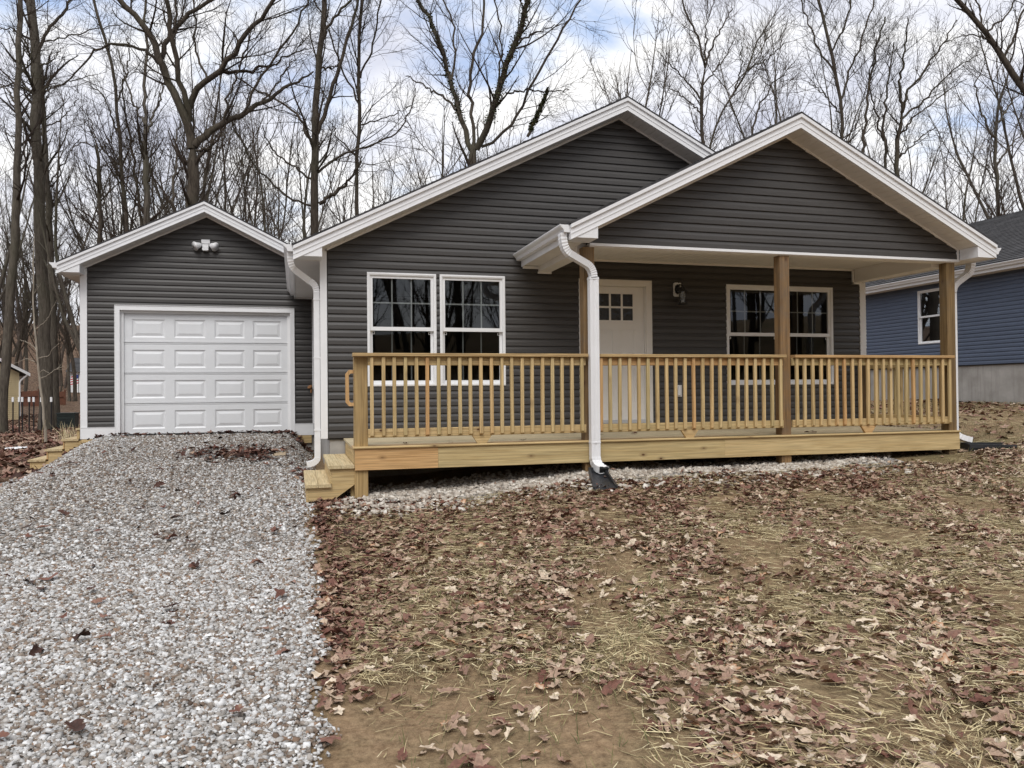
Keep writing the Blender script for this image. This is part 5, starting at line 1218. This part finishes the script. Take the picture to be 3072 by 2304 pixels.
# big spreading tree behind the garage
hero_tree('oak_tree', 'big spreading bare tree forking low above the garage roof', 25.0,
  [(A5([(978, 1180), (980, 1040), (982, 860), (985, 745)]), 38, 34)],
  [(A5([(980, 760), (950, 610), (905, 510), (860, 420), (822, 300), (770, 190), (720, 110), (660, 45), (605, 0)]), 26, 9),
   (A5([(822, 300), (850, 220), (880, 150), (930, 95), (1010, 45), (1085, 0)]), 16, 6),
   (A5([(968, 620), (945, 480), (905, 330), (885, 220), (860, 110), (852, 0)]), 17, 8),
   (A5([(885, 220), (900, 120), (905, 40), (890, 0)]), 8, 4),
   (A5([(962, 560), (1000, 450), (1060, 405), (1120, 375), (1160, 310), (1210, 240), (1270, 150), (1340, 80), (1400, 0)]), 20, 5),
   (A5([(1120, 375), (1230, 365), (1330, 345), (1400, 325), (1480, 280), (1570, 250)]), 12, 3),
   (A5([(992, 745), (1040, 690), (1110, 640), (1190, 605), (1250, 570), (1330, 535), (1400, 490), (1460, 450), (1530, 410), (1600, 365)]), 24, 5),
   (A5([(1140, 625), (1155, 520), (1200, 400), (1240, 280), (1290, 170), (1310, 60)]), 7, 3),
   (A5([(1245, 575), (1300, 440), (1380, 320), (1450, 220), (1510, 130), (1570, 0)]), 8, 3),
   (A5([(1330, 535), (1420, 420), (1480, 330), (1520, 240), (1590, 160)]), 6, 2),
   (A5([(810, 325), (760, 270), (700, 232), (600, 220), (500, 240), (460, 270), (425, 330), (350, 410), (280, 440), (210, 470)]), 10, 3),
   (A5([(720, 110), (800, 130), (840, 90)]), 5, 2), (A5([(1005, 770), (1060, 765), (1100, 700), (1130, 680)]), 8, 3),
   (A5([(1060, 405), (1000, 300), (985, 200), (1000, 60), (990, 0)]), 7, 3)], 21, dens=(1.5, 2.3, 2.6), up=0.09)
hero_tree('bare_tree', 'tall straight bare tree with ascending limbs left of the main roof slope', 30.0,
  [(A5([(1612, 1185), (1608, 1030), (1602, 880), (1600, 700), (1610, 540), (1622, 400), (1640, 200), (1650, 0)]), 30, 12)],
  [(A5([(1596, 720), (1540, 620), (1480, 555), (1400, 500), (1300, 450), (1200, 380), (1090, 320)]), 9, 3),
   (A5([(1625, 880), (1690, 820), (1760, 775), (1860, 750), (1940, 720), (2020, 690), (2100, 560), (2120, 450)]), 8, 3),
   (A5([(1615, 690), (1660, 580), (1700, 450), (1740, 330), (1780, 180), (1810, 80), (1830, 0)]), 13, 5),
   (A5([(1628, 1040), (1700, 985), (1760, 945), (1810, 880), (1850, 800)]), 12, 4),
   (A5([(1640, 350), (1700, 345), (1740, 330)]), 6, 3), (A5([(1600, 930), (1500, 850), (1420, 800), (1350, 700), (1340, 640)]), 7, 3),
   (A5([(1590, 1050), (1480, 1010), (1380, 930), (1300, 850), (1200, 670), (1160, 560)]), 7, 3), (A5([(1650, 200), (1700, 90), (1790, 0)]), 9, 4)], 22, dens=(1.5, 2.2, 2.4))
hero_tree('bare_tree', 'slim dark bare tree rising directly beside the tall straight one', 33.0,
  [(A5([(1825, 1110), (1825, 900), (1820, 720), (1838, 540), (1840, 380), (1822, 240), (1825, 120), (1850, 0)]), 15, 8)],
  [(A5([(1838, 540), (1760, 380), (1720, 260), (1660, 120), (1600, 0)]), 6, 3), (A5([(1830, 640), (1900, 620), (2010, 590), (2100, 540)]), 5, 2), (A5([(1822, 800), (1720, 700), (1680, 600)]), 5, 2), (A5([(1840, 400), (1900, 250), (1930, 100), (1940, 0)]), 6, 3)], 23, dens=(1.6, 2.2, 2.4))
hero_tree('ivy_tree', 'multi-stemmed bare tree with ivy climbing two of its stems', 29.0,
  [(A6([(262, 575), (258, 530), (262, 505)]), 34, 30)],
  [(A6([(258, 540), (232, 470), (210, 385), (182, 285), (150, 185), (115, 85), (60, 0)]), 17, 8),
   (A6([(270, 530), (315, 440), (345, 340), (368, 255), (405, 165), (440, 75), (462, 0)]), 20, 10),
   (A6([(262, 520), (262, 430), (248, 290), (255, 200), (292, 130), (300, 60), (296, 0)]), 11, 6),
   (A6([(290, 520), (370, 470), (420, 410), (445, 340), (500, 240), (570, 110), (640, 0)]), 9, 4),
   (A6([(375, 330), (450, 322), (540, 322), (600, 318)]), 6, 3),
   (A6([(200, 390), (150, 340), (80, 300), (20, 270)]), 8, 3), (A6([(182, 285), (200, 180), (190, 80), (150, 0)]), 7, 3), (A6([(345, 340), (360, 150), (340, 0)]), 6, 3),
   (A6([(452, 485), (475, 430), (500, 380), (515, 340), (524, 310)]), 9, 4), (A6([(405, 165), (470, 120), (560, 90), (620, 60)]), 6, 2)], 24, dens=(1.4, 2.2, 2.3), ivy=(1, 2, 9))
hero_tree('bare_tree', 'fine-twigged bare tree with a rounded open crown between the two gable peaks', 40.0,
  [(A6([(1072, 520), (1070, 430), (1068, 340), (1082, 240)]), 13, 9)],
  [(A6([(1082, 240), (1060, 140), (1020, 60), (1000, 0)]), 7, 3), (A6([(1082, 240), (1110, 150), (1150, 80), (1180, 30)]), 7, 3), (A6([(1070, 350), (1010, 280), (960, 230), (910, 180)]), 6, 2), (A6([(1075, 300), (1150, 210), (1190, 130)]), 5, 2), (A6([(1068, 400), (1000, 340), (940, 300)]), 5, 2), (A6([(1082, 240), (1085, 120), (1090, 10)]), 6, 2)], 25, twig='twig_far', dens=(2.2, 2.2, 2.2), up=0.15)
hero_tree('bare_tree', 'leaning bare tree with a curved stem just right of the main gable', 37.0,
  [(A6([(1090, 530), (1120, 440), (1150, 370), (1185, 330), (1225, 250), (1260, 170), (1300, 90), (1340, 30)]), 10, 4)],
  [(A6([(1180, 335), (1210, 250), (1210, 150)]), 6, 2), (A6([(1240, 500), (1270, 380), (1320, 300), (1400, 220)]), 7, 2), (A6([(1225, 250), (1300, 210), (1370, 150)]), 5, 2)], 26, twig='twig_far', dens=(2.2, 2.2, 2.2), up=0.15)
hero_tree('bare_tree', 'dark bare tree with paired upright stems behind the porch gable peak', 34.0,
  [(A6([(1568, 500), (1565, 420), (1558, 330), (1535, 230), (1520, 130), (1495, 40), (1480, 0)]), 14, 7)],
  [(A6([(1560, 360), (1600, 250), (1640, 130), (1680, 0)]), 7, 3), (A6([(1525, 190), (1580, 90), (1600, 0)]), 6, 3), (A6([(1540, 260), (1480, 170), (1440, 60), (1425, 0)]), 6, 2), (A6([(1640, 560), (1652, 430), (1665, 290), (1690, 160), (1720, 60)]), 9, 4), (A6([(1560, 400), (1500, 330), (1450, 290)]), 5, 2)], 27, dens=(2.0, 2.2, 2.2), up=0.14)
hero_tree('bare_tree', 'fan-shaped bare tree with many upswept branches right of the porch peak', 35.0,
  [(A6([(1760, 640), (1762, 560), (1768, 480), (1780, 400)]), 16, 12)],
  [(A6([(1780, 400), (1800, 320), (1860, 250), (1920, 160), (1975, 70)]), 9, 3), (A6([(1780, 400), (1770, 280), (1790, 170), (1800, 60)]), 9, 3), (A6([(1720, 600), (1715, 500), (1720, 380), (1735, 260), (1750, 150)]), 9, 3), (A6([(1768, 480), (1840, 400), (1930, 330), (2010, 280)]), 6, 2), (A6([(1780, 420), (1860, 350), (1960, 250), (2060, 190)]), 7, 2), (A6([(1715, 500), (1680, 380), (1660, 260), (1690, 130)]), 6, 2), (A6([(1770, 560), (1850, 480), (1900, 450)]), 5, 2)], 28, dens=(2.0, 2.2, 2.2), up=0.14)
hero_tree('bare_tree', 'bare grey tree standing behind the ridge of the blue house', 38.0,
  [(A6([(2122, 780), (2118, 660), (2112, 540), (2112, 430), (2135, 330), (2160, 250)]), 17, 6)],
  [(A6([(2112, 500), (2060, 400), (2040, 300), (2080, 220)]), 7, 2), (A6([(2112, 440), (2170, 360), (2220, 300)]), 7, 2), (A6([(2115, 580), (2180, 500), (2240, 440)]), 6, 2), (A6([(2118, 640), (2040, 560), (1990, 500)]), 5, 2)], 29, 'bark_grey', 'twig_far', dens=(2.0, 2.2, 2.2), up=0.14)
hero_tree('bare_tree', 'near bare tree leaning in from beyond the top right corner', 34.0,
  [(A6([(2420, 700), (2380, 560), (2300, 440), (2212, 330), (2140, 215), (2085, 110), (2020, 50), (1965, 0)]), 30, 11)],
  [(A6([(2140, 215), (2180, 130), (2200, 60), (2230, 0)]), 8, 4), (A6([(2085, 110), (2150, 60), (2180, 0)]), 6, 3), (A6([(2110, 160), (2040, 120), (1980, 130), (1930, 150)]), 5, 2), (A6([(2250, 380), (2260, 250), (2240, 160)]), 8, 3), (A6([(2060, 90), (2060, 30), (2040, 0)]), 5, 2)], 30, dens=(1.2, 2.0, 2.2), up=0.10)
# left group
hero_tree('bare_tree', 'thin leaning bare tree crossing the yellow house at the left edge', 34.0,
  [([(3, 1272), (12, 1150), (28, 960), (46, 720), (53, 500), (56, 250), (60, 0)], 30, 11)], [(A5([(95, 560), (40, 460), (0, 430)]), 7, 3), (A5([(95, 700), (40, 690), (0, 640)]), 5, 2), (A5([(98, 380), (150, 300), (190, 200)]), 5, 2)], 31, 'bark_grey', dens=(1.2, 2.0, 2.2))
hero_tree('bare_tree', 'thick pale-barked tree trunk rising full height left of the garage', 36.0,
  [([(138, 1252), (134, 1000), (122, 700), (112, 520), (108, 350), (110, 160), (100, 60), (88, 0)], 38, 24)],
  [(A5([(190, 270), (225, 190), (265, 120), (320, 80), (345, 20), (360, 0)]), 11, 4), (A5([(180, 490), (130, 450), (60, 435), (0, 450)]), 9, 4), (A5([(205, 335), (260, 320), (310, 250), (325, 240)]), 6, 2), (A5([(165, 290), (110, 180), (60, 140), (0, 150)]), 7, 3), (A5([(215, 480), (290, 440), (400, 400), (480, 385)]), 6, 2), (A5([(210, 220), (330, 190), (480, 150), (650, 120)]), 5, 2)], 32, 'bark_grey', dens=(1.2, 2.0, 2.2))
hero_tree('bare_tree', 'second pale-barked trunk joined close behind the thick one', 38.5,
  [([(166, 1252), (160, 1000), (148, 720), (140, 520), (134, 400), (128, 300), (124, 190)], 26, 12)], [(A5([(240, 640), (300, 620), (360, 560), (400, 500)]), 5, 2), (A5([(260, 930), (330, 830), (350, 780), (420, 690)]), 5, 2)], 33, 'bark_grey', dens=(1.2, 2.0, 2.2))
hero_tree('snag_tree', 'short broken-topped tree with drooping twigs left of the garage roof', 31.0,
  [(A5([(515, 1250), (512, 1180), (506, 980), (502, 860), (492, 740)]), 15, 11)], [(A5([(495, 760), (440, 720), (380, 740), (330, 800)]), 4, 2), (A5([(500, 780), (560, 720), (600, 640)]), 4, 2), (A5([(505, 860), (560, 830), (620, 870)]), 4, 2), (A5([(492, 740), (470, 640), (440, 560)]), 4, 2)], 34, 'bark', dens=(1.6, 2.2, 2.4), up=0.0)
hero_tree('bare_tree', 'slender bare tree with a bent stem above the left garage rake', 32.0,
  [(A5([(655, 1200), (645, 1050), (625, 900), (610, 760), (600, 620), (592, 420), (560, 290), (530, 180), (500, 60), (480, 0)]), 16, 6)], [(A5([(605, 680), (560, 560), (510, 470), (440, 430)]), 6, 2), (A5([(598, 520), (640, 400), (660, 280), (650, 160)]), 6, 2), (A5([(720, 1180), (700, 950), (665, 740), (640, 560), (625, 400)]), 9, 4), (A5([(620, 850), (540, 780), (480, 690), (400, 640)]), 5, 2)], 35, dens=(1.6, 2.2, 2.2))
hero_tree('bare_tree', 'grey forked bare tree between the bent one and the spreading oak', 30.0,
  [(A5([(757, 1180), (752, 1000), (745, 850), (742, 690)]), 20, 17)], [(A5([(742, 690), (735, 560), (740, 420), (750, 260), (735, 100), (745, 0)]), 11, 5), (A5([(748, 680), (780, 600), (820, 500), (840, 420)]), 8, 4), (A5([(738, 640), (680, 520), (640, 380), (600, 250)]), 7, 3), (A5([(890, 1090), (880, 950), (905, 830), (900, 700), (920, 620)]), 10, 4)], 36, 'bark_grey', dens=(1.6, 2.2, 2.2))
hero_tree('sapling', 'young pale-barked sapling with thin side twigs on the leafy slope', 24.0,
  [([(137, 1296), (128, 1215), (116, 1120), (110, 1040), (104, 980), (98, 900), (100, 800), (104, 700)], 8, 3)],
  [([(116, 1120), (128, 1110), (136, 1112), (146, 1120)], 2.4, 1.5), ([(114, 1075), (132, 1070), (146, 1068), (156, 1050), (178, 1030)], 2.6, 1.5), ([(118, 1135), (140, 1128), (165, 1108), (190, 1100)], 2.6, 1.5), ([(110, 1050), (90, 1030), (60, 1020)], 2.4, 1.4), ([(105, 1085), (80, 1075), (40, 1092)], 2.4, 1.2), ([(104, 990), (140, 960), (170, 900)], 2.4, 1.2)], 37, 'pale_bark', 'pale_bark', dens=(0.7, 1.2, 0.6), lens=((0.3, 0.9), (0.15, 0.5), (0.1, 0.3)), jit=0.006)

# background wood: a few kinds, copied
def proto_tree(name, label, seed, H, nl, spread, bark, twig, group):
    r = np.random.default_rng(seed); root = thing(name, label, 'tree', (0, 0, 0), group)
    k = 26
    def stem(c, d, L_, r0, r1, wob, up):
        pts = [np.array(c, float)]; d = np.array(d, float)
        for q in range(k-1):
            d = d/np.linalg.norm(d) + r.normal(0, wob, 3)*np.array([1, 1, .3]) + np.array([0, 0, up]); d /= np.linalg.norm(d); pts.append(pts[-1]+d*L_/(k-1))
        return np.array(pts), np.linspace(r0, r1, k)
    rb = 0.0085*H
    P0, w0 = stem((0, 0, -0.3), (r.normal(0, .05), r.normal(0, .05), 1), H*0.95, rb, 0.012, 0.045, 0.03); w0[0] *= 1.4
    tv = [tubes(P0[None], w0[None], 8)]; LP, LR = [P0[6:]], [w0[6:]]
    mains = [(P0, w0)]
    for i in range(int(r.integers(1, 4))):
        t = r.uniform(0.25, 0.5); j = int(t*(k-1)); a = r.uniform(0, 6.28)
        Q, w = stem(P0[j], (math.cos(a)*.45, math.sin(a)*.45, 1), H*(0.93-t), w0[j]*0.72, 0.012, 0.04, 0.035); mains.append((Q, w)); tv.append(tubes(Q[None], w[None], 7)); LP.append(Q[2:22]); LR.append(w[2:22])
    for i in range(nl*2):
        M_, mw = mains[int(r.integers(0, len(mains)))]; t = r.uniform(0.25, 0.85); j = int(t*(k-1)); a = r.uniform(0, 6.28)
        Q, w = stem(M_[j], (math.cos(a)*spread, math.sin(a)*spread, r.uniform(0.5, 1.1)), H*r.uniform(0.16, 0.38)*(1.15-0.6*t), max(mw[j]*0.5, .02), 0.010, 0.06, 0.04)
        tv.append(tubes(Q[None], w[None], 5)); LP.append(Q[2:22]); LR.append(w[2:22])
    LP = [q[:20] if len(q) >= 20 else q for q in LP]; LR = [q[:20] if len(q) >= 20 else q for q in LR]
    LP[0] = smooth_line(P0[6:], 20, 0, r); LR[0] = np.interp(np.linspace(0, 1, 20), np.linspace(0, 1, k-6), w0[6:])
    V_, F_ = merge(tv); link('trunk', np_mesh('trunk', V_, F_, bark, True), (0, 0, 0), root)
    (V_, F_), A, RA = crown_mesh(np.stack(LP), np.stack(LR), r, 1.0, (1.5, 1.7, 1.5), 0.12, 1, 0.0062)
    link('crown', np_mesh('crown', V_, F_, twig, True), (0, 0, 0), root); return root
PROT = []
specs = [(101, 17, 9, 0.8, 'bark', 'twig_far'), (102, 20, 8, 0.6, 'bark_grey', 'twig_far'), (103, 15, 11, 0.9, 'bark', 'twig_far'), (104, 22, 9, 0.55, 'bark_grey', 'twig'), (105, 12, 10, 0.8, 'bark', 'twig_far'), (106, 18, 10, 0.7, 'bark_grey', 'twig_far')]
def copy_tree(src, p, rz, s, label, group):
    o = src.copy(); COL.objects.link(o); o.location = p; o.rotation_euler = (0, 0, rz); o.scale = (s, s, s); o['label'] = label; o['group'] = group
    for ch in src.children:
        c = ch.copy(); COL.objects.link(c); c.parent = o
    return o
zones = [(-150, 900, 34, 62, 34, 'slim bare tree in the wood behind the garage and left of it', 'bare trees behind the garage'),
         (880, 1900, 36, 72, 26, 'slim bare tree in the wood behind the main roof', 'bare trees behind the main roof'),
         (1850, 3250, 40, 75, 34, 'slim bare tree in the wood behind the porch gable and blue house', 'bare trees behind the porch gable')]
spots = []
for (u0, u1, d0, d1, n, lab, grp) in zones:
    for i in range(n):
        u = u0+(u1-u0)*(i+random.uniform(0.1, 0.9))/n; d = random.uniform(d0, d1); d = max(d, 66) if -20 < u < 262 else d; p = at_depth(u, 1150, d)
        spots.append((p[0], p[1], lab, grp))
for i in range(22):      # trees across the road, mirrored in the window glass
    a = rad(110+140*(i+random.random())/22); d = random.uniform(14, 34); spots.append((3+d*math.sin(a), -10.4+d*math.cos(a)*0.8-6, 'bare roadside tree facing the house, mirrored in its windows', 'bare trees across the road'))
LOOK = ['slim brown-barked', 'tall grey-barked', 'bushy brown-barked', 'very tall grey-barked', 'short brown-barked', 'forked grey-barked']
PLACE = [(-900, 60, 'at the far left edge of the wood'), (60, 180, 'behind the thick pale trunk on the left'), (180, 330, 'above the left end of the garage eave'), (330, 470, 'above the left slope of the garage roof'), (470, 560, 'left of the big oak trunk'),
         (560, 680, 'right behind the big oak trunk'), (680, 800, 'above the right slope of the garage roof'), (800, 900, 'where garage and main roof meet'), (900, 1020, 'behind the tall straight trunk'), (1020, 1180, 'above the lower left slope of the main roof'),
         (1180, 1330, 'left of the ivy-clad tree'), (1330, 1500, 'behind the ivy-clad tree'), (1500, 1700, 'between the ivy-clad tree and the main gable peak'), (1700, 1900, 'behind the main gable peak'), (1900, 2080, 'in the dip between the two gables, left half'), (2080, 2250, 'in the dip between the two gables, right half'),
         (2250, 2400, 'just left of the porch gable peak'), (2400, 2550, 'just right of the porch gable peak'), (2550, 2700, 'above the middle of the right porch slope'), (2700, 2850, 'above the lower right porch slope'), (2850, 3000, 'behind the ridge of the blue house'), (3000, 9000, 'at the far right edge of the wood')]
NTH = ['first', 'second', 'third', 'fourth', 'fifth', 'sixth', 'seventh', 'eighth', 'ninth', 'tenth']
ent = []
for i, (x, y, lab, grp) in enumerate(spots):
    u_, v_, d_ = project(np.array([x, y, 5.0])); pl = next((p for a, b_, p in PLACE if a <= u_ < b_), PLACE[-1][2]) if d_ > 0 else None
    ent.append((i, float(u_), pl))
labels = {}
for pl in {e[2] for e in ent if e[2]}:
    for kind in range(len(specs)):
        es = sorted([e for e in ent if e[2] == pl and e[0] % len(specs) == kind], key=lambda e: e[1])
        for n_, e in enumerate(es): labels[e[0]] = f'{LOOK[kind]} bare tree {pl}' + ('' if len(es) == 1 else f', {NTH[n_]} such from left')
used = {}
for i, (x, y, lab, grp) in enumerate(spots):
    q = i % len(specs); zg = float(ground_z(x, y)); lab = labels.get(i, lab)
    if q not in used:
        used[q] = proto_tree('bare_tree', lab, *specs[q], grp); o = used[q]; o.location = (x, y, zg); WL[o] = np.array((x, y, zg))
        o.rotation_euler = (0, 0, random.uniform(0, 6.28))
    else: copy_tree(used[q], (x, y, zg), random.uniform(0, 6.28), random.uniform(0.8, 1.25), lab, grp)
# far wooded hillside: reads as one mass
r = np.random.default_rng(77); n = 230
u = np.concatenate([r.uniform(-300, 700, 130), r.uniform(700, 3300, 100)]); d = r.uniform(78, 170, n); pts = np.array([at_depth(a, 1150, b_) for a, b_ in zip(u, d)]); zb = ground_z(pts[:, 0], pts[:, 1])
k = 6; H = r.uniform(9, 17, n); P = np.zeros((n, k, 3)); P[:, :, 0] = pts[:, 0:1]+np.cumsum(r.normal(0, .45, (n, k)), 1); P[:, :, 1] = pts[:, 1:2]; P[:, :, 2] = zb[:, None]-0.5+H[:, None]*np.linspace(0, 1, k)
Rr = np.linspace(0.2, 0.03, k)[None]*r.uniform(0.6, 1.3, n)[:, None]
B_, RB = grow(P, Rr, 1.3, 2.0, 5.0, 0.3, 0.75, 5, 0.14, 0.15, 0.4, r, 0.025, 0.2); C_, RC = grow(B_, RB, 0.9, 0.8, 2.2, 0.4, 1.0, 4, 0.1, 0.2, 0.6, r, 0.016)
V_, F_ = merge([tubes(P, Rr, 5), tubes(B_, RB, 3), tubes(C_, RC, 3)])
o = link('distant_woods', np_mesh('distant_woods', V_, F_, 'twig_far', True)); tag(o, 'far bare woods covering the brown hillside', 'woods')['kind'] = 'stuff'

n = 150; a = r.uniform(rad(95), rad(265), n); d = r.uniform(30, 60, n); px_ = np.sin(a)*d+3; py_ = -12+np.cos(a)*d; zb = ground_z(px_, py_)
H = r.uniform(10, 18, n); P = np.zeros((n, k, 3)); P[:, :, 0] = px_[:, None]+np.cumsum(r.normal(0, .15, (n, k)), 1); P[:, :, 1] = py_[:, None]; P[:, :, 2] = zb[:, None]-0.5+H[:, None]*np.linspace(0, 1, k)
Rr = np.linspace(0.22, 0.03, k)[None]*r.uniform(0.6, 1.3, n)[:, None]
B_, RB = grow(P, Rr, 1.5, 2.0, 5.0, 0.4, 1.0, 5, 0.12, 0.15, 0.4, r, 0.03, 0.12); C_, RC = grow(B_, RB, 1.2, 0.8, 2.4, 0.4, 1.0, 3, 0.1, 0.2, 0.6, r, 0.02)
V_, F_ = merge([tubes(P, Rr, 5), tubes(B_, RB, 3), tubes(C_, RC, 3)])
o = link('roadside_woods', np_mesh('roadside_woods', V_, F_, 'twig', True)); tag(o, 'bare woods across the road, mirrored in the window glass', 'woods')['kind'] = 'stuff'
